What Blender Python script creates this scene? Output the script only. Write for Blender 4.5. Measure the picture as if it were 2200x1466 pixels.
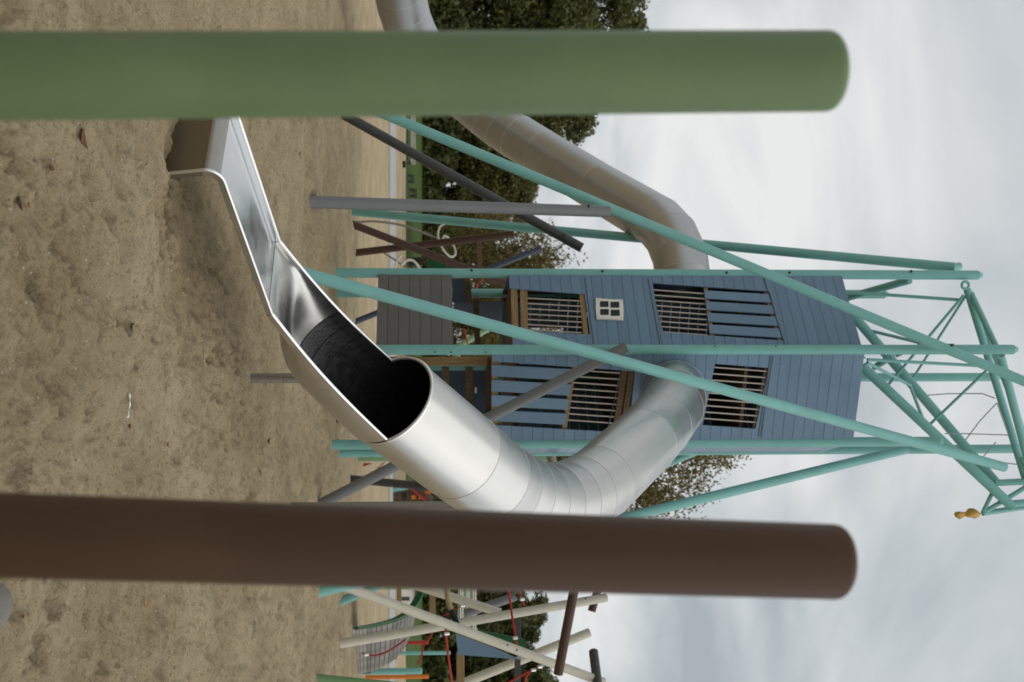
import bpy, math, random
import numpy as np
from mathutils import Vector, Matrix, noise as mnoise

random.seed(7)
rng = np.random.default_rng(11)
scene = bpy.context.scene
for o in list(bpy.data.objects):
    bpy.data.objects.remove(o)
C = scene.collection
R = math.radians

# ------------------------------------------------------------------ camera
F = 2750.0                    # focal length in photo pixels (photo 2200 x 1466)
PITCH = math.atan((1100 - 912) / F)
CAMH = 1.56
cp, sp = math.cos(PITCH), math.sin(PITCH)
cam_d = bpy.data.cameras.new("camera")
cam = bpy.data.objects.new("camera", cam_d)
C.objects.link(cam)
cam_d.sensor_width = 36.0
cam_d.lens = F * 36.0 / 2200.0
cam_d.clip_start = 0.05
cam_d.clip_end = 3000.0
cam_d.dof.use_dof = True
cam_d.dof.focus_distance = 9.5
cam_d.dof.aperture_fstop = 2.8
fw = Vector((0, cp, sp)); up = Vector((0, -sp, cp)); rt = Vector((1, 0, 0))
# the photograph lies on its side: picture right is world up, picture up is world left
m = Matrix((( up.x, -rt.x, -fw.x, 0), (up.y, -rt.y, -fw.y, 0), (up.z, -rt.z, -fw.z, CAMH), (0, 0, 0, 1)))
cam.matrix_world = m
scene.camera = cam

# ------------------------------------------------------------------ sky and sun
SUN_EL, SUN_AZ = 52.0, 113.0       # azimuth measured from +Y (away from the camera) towards +X (right)
w = bpy.data.worlds.new("World"); scene.world = w; w.use_nodes = True
nt = w.node_tree; nt.nodes.clear()
N = nt.nodes.new; L = nt.links.new
out = N('ShaderNodeOutputWorld'); bg = N('ShaderNodeBackground'); bg.inputs['Strength'].default_value = 0.1
sky = N('ShaderNodeTexSky'); sky.sky_type = 'NISHITA'; sky.sun_disc = False
sky.sun_elevation = R(SUN_EL); sky.sun_rotation = R(SUN_AZ)
tc = N('ShaderNodeTexCoord'); sep = N('ShaderNodeSeparateXYZ'); L(tc.outputs['Generated'], sep.inputs[0])
zz = N('ShaderNodeMath'); zz.operation = 'MAXIMUM'; L(sep.outputs['Z'], zz.inputs[0]); zz.inputs[1].default_value = 0.0
za = N('ShaderNodeMath'); za.operation = 'ADD'; L(zz.outputs[0], za.inputs[0]); za.inputs[1].default_value = 0.22
dx = N('ShaderNodeMath'); dx.operation = 'DIVIDE'; L(sep.outputs['X'], dx.inputs[0]); L(za.outputs[0], dx.inputs[1])
dy = N('ShaderNodeMath'); dy.operation = 'DIVIDE'; L(sep.outputs['Y'], dy.inputs[0]); L(za.outputs[0], dy.inputs[1])
cmb = N('ShaderNodeCombineXYZ'); L(dx.outputs[0], cmb.inputs[0]); L(dy.outputs[0], cmb.inputs[1]); cmb.inputs[2].default_value = 3.7
n1 = N('ShaderNodeTexNoise'); n1.inputs['Scale'].default_value = 1.55; n1.inputs['Detail'].default_value = 7; n1.inputs['Roughness'].default_value = 0.5
n1.inputs['Distortion'].default_value = 0.5
L(cmb.outputs[0], n1.inputs['Vector'])
rp = N('ShaderNodeValToRGB'); e = rp.color_ramp.elements
e[0].position = 0.33; e[0].color = (0.355, 0.395, 0.415, 1)
e[1].position = 0.66; e[1].color = (0.75, 0.752, 0.74, 1)
em = rp.color_ramp.elements.new(0.50); em.color = (0.535, 0.565, 0.58, 1)
L(n1.outputs['Fac'], rp.inputs[0])
sc = N('ShaderNodeVectorMath'); sc.operation = 'SCALE'; L(rp.outputs[0], sc.inputs[0]); sc.inputs['Scale'].default_value = 11.8
mx = N('ShaderNodeMix'); mx.data_type = 'RGBA'; mx.inputs['Factor'].default_value = 0.93
L(sky.outputs[0], mx.inputs['A']); L(sc.outputs[0], mx.inputs['B'])
L(mx.outputs['Result'], bg.inputs['Color']); L(bg.outputs[0], out.inputs[0])

sd = bpy.data.lights.new("sun", 'SUN'); sd.energy = 1.4; sd.angle = R(95); sd.color = (1.0, 0.965, 0.91)
so = bpy.data.objects.new("sun", sd); C.objects.link(so)
sdir = Vector((math.sin(R(SUN_AZ)) * math.cos(R(SUN_EL)), math.cos(R(SUN_AZ)) * math.cos(R(SUN_EL)), math.sin(R(SUN_EL))))
so.rotation_euler = sdir.to_track_quat('Z', 'Y').to_euler()
so.location = (20, -20, 30)
vs = scene.view_settings
vs.view_transform = 'Standard'; vs.look = 'None'; vs.exposure = -0.03; vs.gamma = 1.0
scene.render.engine = 'CYCLES'
scene.render.resolution_x = 1024; scene.render.resolution_y = 682

# ------------------------------------------------------------------ pixel -> place
def ray(x, y):
    a = (y - 733.0) / F; b = (x - 1100.0) / F
    return Vector((a, cp - b * sp, b * cp + sp))
CAM = Vector((0, 0, CAMH))
def P(x, y, d):
    "point on the sight line of photo pixel (x, y) at distance d from the camera along the ground"
    r = ray(x, y)
    return CAM + r * (d / r.y)
def onplane(x, y, p0, n):
    r = ray(x, y)
    return CAM + r * ((p0 - CAM).dot(n) / r.dot(n))

_T = np.random.default_rng(3).random((256, 256))
def vnoise(x, y, s, seed=0):
    x = np.asarray(x, float) / s + seed * 17.37; y = np.asarray(y, float) / s + seed * 9.71
    xi = np.floor(x).astype(int); yi = np.floor(y).astype(int); fx = x - xi; fy = y - yi
    fx = fx * fx * fx * (fx * (fx * 6 - 15) + 10); fy = fy * fy * fy * (fy * (fy * 6 - 15) + 10)
    a = _T[xi % 256, yi % 256]; b = _T[(xi + 1) % 256, yi % 256]; c = _T[xi % 256, (yi + 1) % 256]; d = _T[(xi + 1) % 256, (yi + 1) % 256]
    return (a * (1 - fx) + b * fx) * (1 - fy) + (c * (1 - fx) + d * fx) * fy - 0.5
PY = [-200, 7.0, 8.8, 11.2, 18.5, 26, 35, 46, 55, 78, 120, 600]
PZ = [-.12, -.13, -.15, 0.0, 0.2, 0.2, 0.24, .40, .74, 1.52, 2.0, 2.4]
def base_z(X, Y): return np.interp(Y, PY, PZ)
# footprints and dents trodden into the sand
_d = []
for i in range(2600):
    yy = 4.0 + 26 * rng.random() ** 1.7
    xx = (rng.random() - .5) * .72 * (yy + 1.5)
    _d.append((xx, yy, .05 + .07 * rng.random(), .035 + .03 * rng.random(), rng.random() * 3.14, .006 + .018 * rng.random()))
for (x, y, s) in [(395, 460, 1.6), (385, 515, 1.4), (270, 465, 1.2), (480, 440, 1.5), (470, 500, 1.7), (465, 580, 1.6), (500, 660, 1.7), (330, 560, 1.2), (110, 640, 1.6), (505, 770, 1.3),
                  (290, 835, 1.2), (420, 940, 1.0), (190, 880, 1.1), (140, 1300, 1.3), (120, 1390, 1.5), (250, 1410, 1.4), (60, 330, 1.5), (95, 370, 1.3), (230, 480, 1.2), (300, 1030, 1.3)]:
    q = P(x, y, 1); t = CAMH / (CAMH - q.z) if CAMH > q.z else 1
    rr = ray(x, y); t = (CAMH + .1) / -rr.z
    _d.append((rr.x * t, rr.y * t, .10 * s, .055 * s, .6 + random.random(), .034))
for tr_ in range(16):
    yy = 4.6 + 13 * rng.random(); xx = (rng.random() - .5) * .6 * (yy + 1.5); hd = rng.random() * 6.28
    for k in range(9):
        hd += (rng.random() - .5) * .35; xx += .42 * math.cos(hd); yy += .42 * math.sin(hd)
        sd_ = .09 * (1 if k % 2 else -1); fx_, fy_ = xx - sd_ * math.sin(hd), yy + sd_ * math.cos(hd)
        q_ = .012 + .022 * rng.random()
        _d.append((fx_ + .05 * math.cos(hd), fy_ + .05 * math.sin(hd), .088, .046, hd, q_)); _d.append((fx_ - .085 * math.cos(hd), fy_ - .085 * math.sin(hd), .048, .038, hd, q_ * 1.1))
_d = np.array(_d)
FEET = [(.33, 11.3, .10), (-1.75, 16.05, .16), (-1.15, 18.75, .16), (.26, 17.95, .16), (1.5, 18.1, .16), (-.75, 13.55, .16), (3.3, 16.9, .16), (4.2, 20.5, .18), (2.1, 17.35, .16), (2.5, 23.4, .18), (-2.4, 23.6, .18), (-2.2, 24, .18), (-1.8, 25.3, .18), (4.75, 20.1, .18), (1.88, 14.35, .16), (3.55, 18.7, .18)]
def ground_z(X, Y, fine=True):
    X = np.atleast_1d(np.asarray(X, float)); Y = np.atleast_1d(np.asarray(Y, float))
    z = base_z(X, Y)
    fade = np.clip((42 - Y) / 16, 0, 1) * np.clip((Y + 6) / 6, 0, 1)
    z = z + fade * (.09 * vnoise(X, Y, 2.3, 1) + .075 * vnoise(X, Y, .8, 2))
    nf = np.clip((34 - Y) / 14, 0, 1)
    r1 = np.abs(vnoise(X + .12 * vnoise(X, Y, .4, 8), Y, .33, 3)) * 2
    z = z + nf * (.06 * (r1 - .4) + .036 * vnoise(X, Y, .19, 4) + .026 * vnoise(X, Y, .085, 5) - .05 * np.clip(vnoise(X, Y, .11, 12) - .16, 0, 1) - .06 * np.clip(vnoise(X, Y, .055, 13) - .2, 0, 1))
    if fine:
        z = z + nf * (.018 * vnoise(X, Y, .04, 6))
    for (fx_, fy_, fr_) in FEET:
        q_ = np.sqrt((X - fx_) ** 2 + (Y - fy_) ** 2)
        z = z + .03 * np.exp(-((q_ - fr_) / (fr_ * .7)) ** 2) * (1 + 1.2 * vnoise(X, Y, .15, 15))
    # hollow worn in front of and under the slide's foot
    z = z - .11 * np.exp(-(((X + .45) * .62 - (Y - 9.35) * .55) ** 2 / .16 + ((X + .45) * .6 + (Y - 9.35) * .7) ** 2 / .9))
    return z
def gz(X, Y): return float(ground_z(X, Y, False)[0])
def ground_hit(x, y):
    r = ray(x, y); t = (CAMH - .05) / max(1e-4, -r.z)
    for _ in range(12):
        p = CAM + r * t
        zt = gz(p.x, p.y); t = (zt - CAMH) / r.z if r.z < -1e-4 else t
    return CAM + r * t

# ------------------------------------------------------------------ materials
def mat(name, col, rough=0.5, metal=0.0, var=0.12, vscale=6.0, bump=0.0, bscale=80.0, spec=0.28, stretch=None, col2=None, rvar=0.0, dirt=0.0, bdist=0.02, objvar=0.0):
    mt = bpy.data.materials.new(name); mt.use_nodes = True
    t = mt.node_tree; b = t.nodes['Principled BSDF']
    b.inputs['Roughness'].default_value = rough; b.inputs['Metallic'].default_value = metal
    b.inputs['Specular IOR Level'].default_value = spec
    co = t.nodes.new('ShaderNodeTexCoord'); mp = t.nodes.new('ShaderNodeMapping')
    t.links.new(co.outputs['Object'], mp.inputs[0])
    if stretch: mp.inputs['Scale'].default_value = stretch
    nz = t.nodes.new('ShaderNodeTexNoise'); nz.inputs['Scale'].default_value = vscale; nz.inputs['Detail'].default_value = 6; nz.inputs['Roughness'].default_value = .62
    t.links.new(mp.outputs[0], nz.inputs['Vector'])
    rmp = t.nodes.new('ShaderNodeValToRGB'); el = rmp.color_ramp.elements
    el[0].position = .3; el[1].position = .7
    c2 = col2 if col2 else tuple(c * (1 + var) for c in col); c1 = col if col2 else tuple(c * (1 - var) for c in col)
    el[0].color = (*c1, 1); el[1].color = (*c2, 1)
    t.links.new(nz.outputs['Fac'], rmp.inputs[0])
    last = rmp.outputs[0]
    if dirt > 0:
        n3 = t.nodes.new('ShaderNodeTexNoise'); n3.inputs['Scale'].default_value = 2.2; n3.inputs['Detail'].default_value = 9; n3.inputs['Roughness'].default_value = .7
        t.links.new(co.outputs['Object'], n3.inputs['Vector'])
        r3 = t.nodes.new('ShaderNodeValToRGB'); r3.color_ramp.elements[0].position = .5; r3.color_ramp.elements[1].position = .75
        r3.color_ramp.elements[1].color = (dirt, dirt, dirt, 1); r3.color_ramp.elements[0].color = (0, 0, 0, 1)
        t.links.new(n3.outputs['Fac'], r3.inputs[0])
        mm = t.nodes.new('ShaderNodeMix'); mm.data_type = 'RGBA'
        t.links.new(r3.outputs[0], mm.inputs['Factor']); t.links.new(last, mm.inputs['A']); mm.inputs['B'].default_value = (.22, .18, .13, 1)
        last = mm.outputs['Result']
    if objvar > 0:
        oi = t.nodes.new('ShaderNodeObjectInfo'); mo = t.nodes.new('ShaderNodeMapRange')
        mo.inputs['To Min'].default_value = 1 - objvar; mo.inputs['To Max'].default_value = 1 + objvar
        t.links.new(oi.outputs['Random'], mo.inputs['Value'])
        hs = t.nodes.new('ShaderNodeHueSaturation'); t.links.new(mo.outputs[0], hs.inputs['Value']); t.links.new(last, hs.inputs['Color']); last = hs.outputs[0]
    t.links.new(last, b.inputs['Base Color'])
    if rvar > 0:
        mr = t.nodes.new('ShaderNodeMapRange'); mr.inputs['To Min'].default_value = rough - rvar; mr.inputs['To Max'].default_value = rough + rvar
        mr.inputs['From Min'].default_value = .3; mr.inputs['From Max'].default_value = .7
        t.links.new(nz.outputs['Fac'], mr.inputs['Value']); t.links.new(mr.outputs[0], b.inputs['Roughness'])
    if bump > 0:
        n2 = t.nodes.new('ShaderNodeTexNoise'); n2.inputs['Scale'].default_value = bscale; n2.inputs['Detail'].default_value = 4
        t.links.new(mp.outputs[0], n2.inputs['Vector'])
        bp = t.nodes.new('ShaderNodeBump'); bp.inputs['Strength'].default_value = bump; bp.inputs['Distance'].default_value = bdist
        t.links.new(n2.outputs['Fac'], bp.inputs['Height']); t.links.new(bp.outputs[0], b.inputs['Normal'])
    return mt
M = {}
M['teal'] = mat('teal_powder_coat', (.175, .420, .395), .42, var=.07, vscale=3, bump=.12, bscale=400, dirt=.16, spec=.35)
M['blue'] = mat('blue_laminate', (.128, .210, .308), .33, var=.06, vscale=4, bump=.05, bscale=60, dirt=.10, spec=.34, objvar=.07, rvar=.05)
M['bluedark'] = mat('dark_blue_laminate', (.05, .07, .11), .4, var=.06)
M['greyboard'] = mat('dark_grey_laminate', (.120, .118, .110), .4, var=.06, dirt=.08, objvar=.08)
M['green'] = mat('green_powder_coat', (.122, .182, .080), .5, var=.13, vscale=2.5, bump=.08, bscale=500, dirt=.26, spec=.3, rvar=.08)
M['brown'] = mat('brown_powder_coat', (.066, .0335, .0165), .48, var=.13, vscale=2.5, bump=.08, bscale=500, dirt=.06, spec=.18, rvar=.06)
M['brown2'] = mat('dark_brown_powder_coat', (.068, .036, .023), .5, var=.1, dirt=.1)
M['grey'] = mat('grey_powder_coat', (.150, .155, .158), .42, var=.07, vscale=3, dirt=.12)
M['greydark'] = mat('dark_grey_powder_coat', (.060, .063, .064), .42, var=.08, dirt=.12)
M['navy'] = mat('navy_powder_coat', (.035, .048, .070), .4, var=.08)
M['cream'] = mat('cream_powder_coat', (.53, .50, .41), .45, var=.06, dirt=.2)
M['palegreen'] = mat('pale_green_powder_coat', (.22, .36, .20), .45, var=.07, dirt=.1)
M['midgreen'] = mat('leaf_green_powder_coat', (.15, .28, .12), .45, var=.07, dirt=.1)
M['greenpanel'] = mat('deep_green_laminate', (.010, .085, .030), .4, var=.08)
M['red'] = mat('red_rope', (.36, .030, .022), .6, var=.15, bump=.3, bscale=200)
M['orange'] = mat('orange_paint', (.60, .17, .02), .45, var=.08)
M['wood'] = mat('pine_timber', (.20, .125, .055), .65, vscale=3, stretch=(9, 9, .8), col2=(.33, .225, .105), bump=.25, bscale=30)
M['woodflat'] = mat('pine_beam', (.18, .115, .052), .65, vscale=3, stretch=(.9, .9, 9), col2=(.31, .21, .10), bump=.25, bscale=30)
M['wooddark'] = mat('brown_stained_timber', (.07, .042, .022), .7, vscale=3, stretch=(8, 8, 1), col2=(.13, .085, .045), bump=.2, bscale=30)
M['deck'] = mat('weathered_deck_plank', (.13, .125, .115), .75, vscale=5, col2=(.30, .28, .25), bump=.3, bscale=40, objvar=.25)
M['bar'] = mat('galvanised_bar', (.46, .41, .36), .5, metal=.25, var=.06)
M['steel'] = mat('brushed_steel_outside', (.60, .595, .575), .33, metal=1, var=.05, vscale=2.5, rvar=.05)
M['steelin'] = mat('worn_polished_steel', (.57, .59, .605), .16, metal=1, var=.05, vscale=4, bump=.13, bscale=2.4, rvar=.06, bdist=.03)
M['steelbowl'] = mat('brushed_bowl_steel', (.60, .595, .58), .24, metal=1, var=.03, vscale=3, bump=.06, bscale=2.5, rvar=.04, bdist=.02)
M['steelrail'] = mat('polished_rail_steel', (.80, .80, .79), .28, metal=1, var=.03)
M['steeldull'] = mat('dull_steel', (.40, .38, .34), .38, metal=1, var=.07, vscale=8, bump=.05, bscale=20)
M['steelbrush'] = mat('brushed_plate_steel', (.27, .245, .205), .30, metal=1, var=.10, vscale=6, stretch=(1, 1, 30), bump=.05, bscale=40)
M['seam'] = mat('weld_seam_steel', (.50, .495, .48), .45, metal=1, var=.06)
M['seam2'] = mat('bright_weld_seam', (.62, .62, .61), .55, metal=.8, var=.1)
M['steel2'] = mat('weathered_tube_steel', (.43, .435, .435), .40, metal=1, var=.05, vscale=3, rvar=.05)
M['galv'] = mat('galvanised_steel', (.27, .25, .215), .5, metal=.6, var=.15, vscale=20)
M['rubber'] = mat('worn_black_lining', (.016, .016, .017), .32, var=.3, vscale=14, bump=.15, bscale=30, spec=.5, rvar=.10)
M['black'] = mat('black_rubber', (.012, .012, .012), .6, var=.1)
M['bolt'] = mat('dark_bolt', (.05, .05, .05), .4, metal=.8, var=.1)
M['bright'] = mat('bright_bolt', (.7, .7, .68), .35, metal=.9, var=.05)
M['white'] = mat('white_plastic', (.74, .73, .67), .45, var=.04, dirt=.08)
M['pane'] = mat('dark_pane', (.012, .016, .017), .2, var=.2, spec=.3)
M['gold'] = mat('gold_paint', (.46, .29, .07), .45, metal=.3, var=.25, vscale=30, bump=.4, bscale=40)
M['rope'] = mat('hemp_rope', (.36, .29, .16), .85, var=.3, vscale=60, bump=.8, bscale=70)
M['cable'] = mat('grey_cable', (.30, .33, .36), .4, metal=.5)
M['rock'] = mat('grey_boulder', (.17, .16, .14), .8, var=.15, vscale=5, bump=.3, bscale=25)
M['path'] = mat('pale_concrete', (.40, .40, .385), .8, var=.10, vscale=3, bump=.2, bscale=50)
M['grass'] = mat('mown_grass', (.038, .075, .010), .9, vscale=1.2, col2=(.070, .115, .018), bump=.8, bscale=9, bdist=.1)
M['bark'] = mat('bark', (.055, .045, .035), .9, var=.3, vscale=10, bump=.6, bscale=20)
M['benchwood'] = mat('pale_bench_board', (.42, .37, .34), .7, var=.1)
M['shirt'] = mat('lilac_paint', (.45, .40, .65), .6)

# leaves: translucent, each colour a tree of its own
def leafmat(name, c1, c2):
    mt = bpy.data.materials.new(name); mt.use_nodes = True; t = mt.node_tree; b = t.nodes['Principled BSDF']
    g = t.nodes.new('ShaderNodeNewGeometry'); r = t.nodes.new('ShaderNodeValToRGB')
    r.color_ramp.elements[0].color = (*c1, 1); r.color_ramp.elements[1].color = (*c2, 1)
    t.links.new(g.outputs['Random Per Island'], r.inputs[0]); t.links.new(r.outputs[0], b.inputs['Base Color'])
    b.inputs['Roughness'].default_value = .6
    tr = t.nodes.new('ShaderNodeBsdfTranslucent'); t.links.new(r.outputs[0], tr.inputs[0])
    ms = t.nodes.new('ShaderNodeMixShader'); ms.inputs[0].default_value = .3
    t.links.new(b.outputs[0], ms.inputs[1]); t.links.new(tr.outputs[0], ms.inputs[2]); t.links.new(ms.outputs[0], t.nodes['Material Output'].inputs[0])
    return mt
M['leafdark'] = leafmat('dark_green_leaves', (.050, .064, .014), (.150, .155, .040))
M['leafmid'] = leafmat('mid_green_leaves', (.062, .072, .016), (.165, .150, .040))
M['leafbrown'] = leafmat('olive_brown_leaves', (.090, .078, .020), (.235, .19, .055))

def sandmat():
    mt = bpy.data.materials.new('sand'); mt.use_nodes = True; t = mt.node_tree; b = t.nodes['Principled BSDF']
    nn = t.nodes.new; ln = t.links.new
    co = nn('ShaderNodeTexCoord')
    def noise(s, det=4, r=.6):
        k = nn('ShaderNodeTexNoise'); k.inputs['Scale'].default_value = s; k.inputs['Detail'].default_value = det; k.inputs['Roughness'].default_value = r
        ln(co.outputs['Object'], k.inputs['Vector']); return k
    def ramp(src, p0, c0, p1, c1):
        k = nn('ShaderNodeValToRGB'); k.color_ramp.elements[0].position = p0; k.color_ramp.elements[0].color = c0
        k.color_ramp.elements[1].position = p1; k.color_ramp.elements[1].color = c1; ln(src, k.inputs[0]); return k
    def mix(a, bb, fac, mode='MIX'):
        k = nn('ShaderNodeMix'); k.data_type = 'RGBA'; k.blend_type = mode
        if hasattr(fac, 'node'): ln(fac, k.inputs['Factor'])
        else: k.inputs['Factor'].default_value = fac
        ln(a, k.inputs['A'])
        if hasattr(bb, 'node'): ln(bb, k.inputs['B'])
        else: k.inputs['B'].default_value = bb
        return k.outputs['Result']
    big = ramp(noise(.9, 6).outputs['Fac'], .35, (.47, .368, .222, 1), .65, (.62, .505, .325, 1))
    c = big.outputs[0]
    damp_shade = ramp(noise(2.6, 7, .65).outputs['Fac'], .50, (0, 0, 0, 1), .68, (.42, .42, .42, 1))
    c = mix(c, (.33, .252, .148, 1), damp_shade.outputs[0])
    crumb = ramp(noise(30, 5, .78).outputs['Fac'], .54, (0, 0, 0, 1), .66, (.72, .72, .72, 1))
    c = mix(c, (.20, .15, .082, 1), crumb.outputs[0])
    clod = ramp(noise(9.5, 5, .72).outputs['Fac'], .55, (0, 0, 0, 1), .66, (.55, .55, .55, 1))
    c = mix(c, (.29, .222, .130, 1), clod.outputs[0])
    atn = nn('ShaderNodeAttribute'); atn.attribute_name = 'damp_shade'
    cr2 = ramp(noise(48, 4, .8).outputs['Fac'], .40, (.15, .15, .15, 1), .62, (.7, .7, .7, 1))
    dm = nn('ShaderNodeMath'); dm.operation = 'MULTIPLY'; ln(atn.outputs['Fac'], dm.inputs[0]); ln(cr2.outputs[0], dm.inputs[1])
    c = mix(c, (.150, .112, .062, 1), dm.outputs[0])  # hollows tinted like turned-up damp sand, painting in their shade too
    pit = ramp(noise(75, 3, .8).outputs['Fac'], .58, (0, 0, 0, 1), .66, (.7, .7, .7, 1))
    c = mix(c, (.150, .115, .066, 1), pit.outputs[0])
    grain = ramp(noise(170, 4, .8).outputs['Fac'], .3, (.62, .61, .60, 1), .7, (1.30, 1.30, 1.30, 1))
    c = mix(c, grain.outputs[0], 1.0, 'MULTIPLY')
    vo = nn('ShaderNodeTexVoronoi'); vo.inputs['Scale'].default_value = 60; ln(co.outputs['Object'], vo.inputs['Vector'])
    sel = nn('ShaderNodeSeparateColor'); ln(vo.outputs['Color'], sel.inputs[0])
    a1 = nn('ShaderNodeMath'); a1.operation = 'LESS_THAN'; ln(vo.outputs['Distance'], a1.inputs[0]); a1.inputs[1].default_value = .26
    a2 = nn('ShaderNodeMath'); a2.operation = 'GREATER_THAN'; ln(sel.outputs[0], a2.inputs[0]); a2.inputs[1].default_value = .975
    a3 = nn('ShaderNodeMath'); a3.operation = 'MULTIPLY'; ln(a1.outputs[0], a3.inputs[0]); ln(a2.outputs[0], a3.inputs[1])
    c = mix(c, (.80, .78, .74, 1), a3.outputs[0])
    a4 = nn('ShaderNodeMath'); a4.operation = 'LESS_THAN'; ln(sel.outputs[0], a4.inputs[0]); a4.inputs[1].default_value = .03
    a5 = nn('ShaderNodeMath'); a5.operation = 'MULTIPLY'; ln(a1.outputs[0], a5.inputs[0]); ln(a4.outputs[0], a5.inputs[1])
    c = mix(c, (.09, .085, .08, 1), a5.outputs[0])
    ln(c, b.inputs['Base Color']); b.inputs['Roughness'].default_value = .92; b.inputs['Specular IOR Level'].default_value = .2
    n3 = noise(55, 5, .75); n4 = noise(260, 3, .7)
    ad = nn('ShaderNodeMath'); ad.operation = 'MULTIPLY_ADD'; ln(n4.outputs['Fac'], ad.inputs[0]); ad.inputs[1].default_value = .35; ln(n3.outputs['Fac'], ad.inputs[2])
    bp = nn('ShaderNodeBump'); bp.inputs['Strength'].default_value = 1.0; bp.inputs['Distance'].default_value = .034
    ln(ad.outputs[0], bp.inputs['Height']); ln(bp.outputs[0], b.inputs['Normal'])
    return mt
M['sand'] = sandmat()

# ------------------------------------------------------------------ builders
WL = {}
def root(name, loc, label, cat, group=None):
    o = bpy.data.objects.new(name, None); C.objects.link(o); o.empty_display_size = .2
    o.location = loc; WL[o.name] = Vector(loc)
    tag(o, label, cat, group); return o
def tag(o, label, cat, group=None, kind=None):
    if label: o['label'] = label
    if cat: o['category'] = cat
    if group: o['group'] = group
    if kind: o['kind'] = kind
    return o
def obj(name, V, Fc, material, parent=None, smooth=False, angle=35, origin=None):
    V = [Vector(v) for v in V]
    if origin is None:
        lo = [min(v[i] for v in V) for i in range(3)]; hi = [max(v[i] for v in V) for i in range(3)]
        origin = Vector([(lo[i] + hi[i]) / 2 for i in range(3)])
    me = bpy.data.meshes.new(name)
    me.from_pydata([v - origin for v in V], [], Fc)
    me.materials.append(M[material] if isinstance(material, str) else material)
    if smooth:
        me.shade_smooth(); me.set_sharp_from_angle(angle=R(angle))
    o = bpy.data.objects.new(name, me); C.objects.link(o)
    WL[o.name] = Vector(origin)
    if parent is not None:
        o.parent = parent; o.location = origin - WL[parent.name]
    else: o.location = origin
    return o
def frame_from(t):
    t = t.normalized(); a = Vector((0, 0, 1)) if abs(t.z) < .9 else Vector((0, 1, 0))
    u = t.cross(a).normalized(); v = u.cross(t).normalized()
    return u, v
def cyl(name, p0, p1, r, material, parent=None, seg=20, bev=.006, r1=None, dome=0.0):
    p0 = Vector(p0); p1 = Vector(p1); t = (p1 - p0).normalized(); u, v = frame_from(t)
    r1 = r if r1 is None else r1
    prof = [(0, r - bev), (bev, r)]
    ln = (p1 - p0).length
    if dome > 0:
        for k in range(0, 6):
            a = k / 5 * math.pi / 2
            prof.append((ln - dome + dome * math.sin(a), r1 - dome * 1.15 * (1 - math.cos(a))))
    else:
        prof += [(ln - bev, r1), (ln, r1 - bev)]
    V = []; Fc = []
    for (s, q) in prof:
        for k in range(seg):
            a = 2 * math.pi * k / seg
            V.append(p0 + t * s + (u * math.cos(a) + v * math.sin(a)) * q)
    n = len(prof)
    for i in range(n - 1):
        for k in range(seg):
            a = i * seg + k; b = i * seg + (k + 1) % seg
            Fc.append((a, b, b + seg, a + seg))
    Fc.append(tuple(range(seg))[::-1]); Fc.append(tuple(range((n - 1) * seg, n * seg)))
    return obj(name, V, Fc, material, parent, True, 40)
def catmull(pts, n):
    pts = [Vector(p) for p in pts]; q = [pts[0] * 2 - pts[1]] + pts + [pts[-1] * 2 - pts[-2]]
    outp = []
    for i in range(1, len(q) - 2):
        for k in range(n):
            t = k / n; a, b, c, d = q[i - 1], q[i], q[i + 1], q[i + 2]
            outp.append(.5 * ((2 * b) + (c - a) * t + (2 * a - 5 * b + 4 * c - d) * t * t + (3 * b - a - 3 * c + d) * t ** 3))
    outp.append(pts[-1]); return outp
def sweep(name, pts, r, material, parent=None, seg=12, closed=False):
    pts = [Vector(p) for p in pts]; n = len(pts); V = []; Fc = []
    u = None
    for i, p in enumerate(pts):
        if closed: t = (pts[(i + 1) % n] - pts[i - 1]).normalized()
        else: t = (pts[min(i + 1, n - 1)] - pts[max(i - 1, 0)]).normalized()
        if u is None: u, v = frame_from(t)
        else:
            u = (u - t * u.dot(t)).normalized(); v = t.cross(u)
        v = t.cross(u)
        rr = r[i] if isinstance(r, (list, tuple)) else r
        for k in range(seg):
            a = 2 * math.pi * k / seg
            V.append(p + (u * math.cos(a) + v * math.sin(a)) * rr)
    for i in range(n if closed else n - 1):
        j = (i + 1) % n
        for k in range(seg):
            Fc.append((i * seg + k, i * seg + (k + 1) % seg, j * seg + (k + 1) % seg, j * seg + k))
    if not closed:
        Fc.append(tuple(range(seg))[::-1]); Fc.append(tuple(range((n - 1) * seg, n * seg)))
    return obj(name, V, Fc, material, parent, True, 50)
def prism(name, poly, nrm, th, material, parent=None):
    "flat piece: polygon poly pushed back by th against nrm"
    poly = [Vector(p) for p in poly]; nrm = Vector(nrm).normalized(); n = len(poly)
    area = Vector((0, 0, 0))
    for i in range(n): area += poly[i].cross(poly[(i + 1) % n])
    if area.dot(nrm) < 0: poly = poly[::-1]
    V = poly + [p - nrm * th for p in poly]
    Fc = [tuple(range(n)), tuple(range(n, 2 * n))[::-1]]
    for i in range(n):
        j = (i + 1) % n; Fc.append((i, i + n, j + n, j))
    return obj(name, V, Fc, material, parent)
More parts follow.
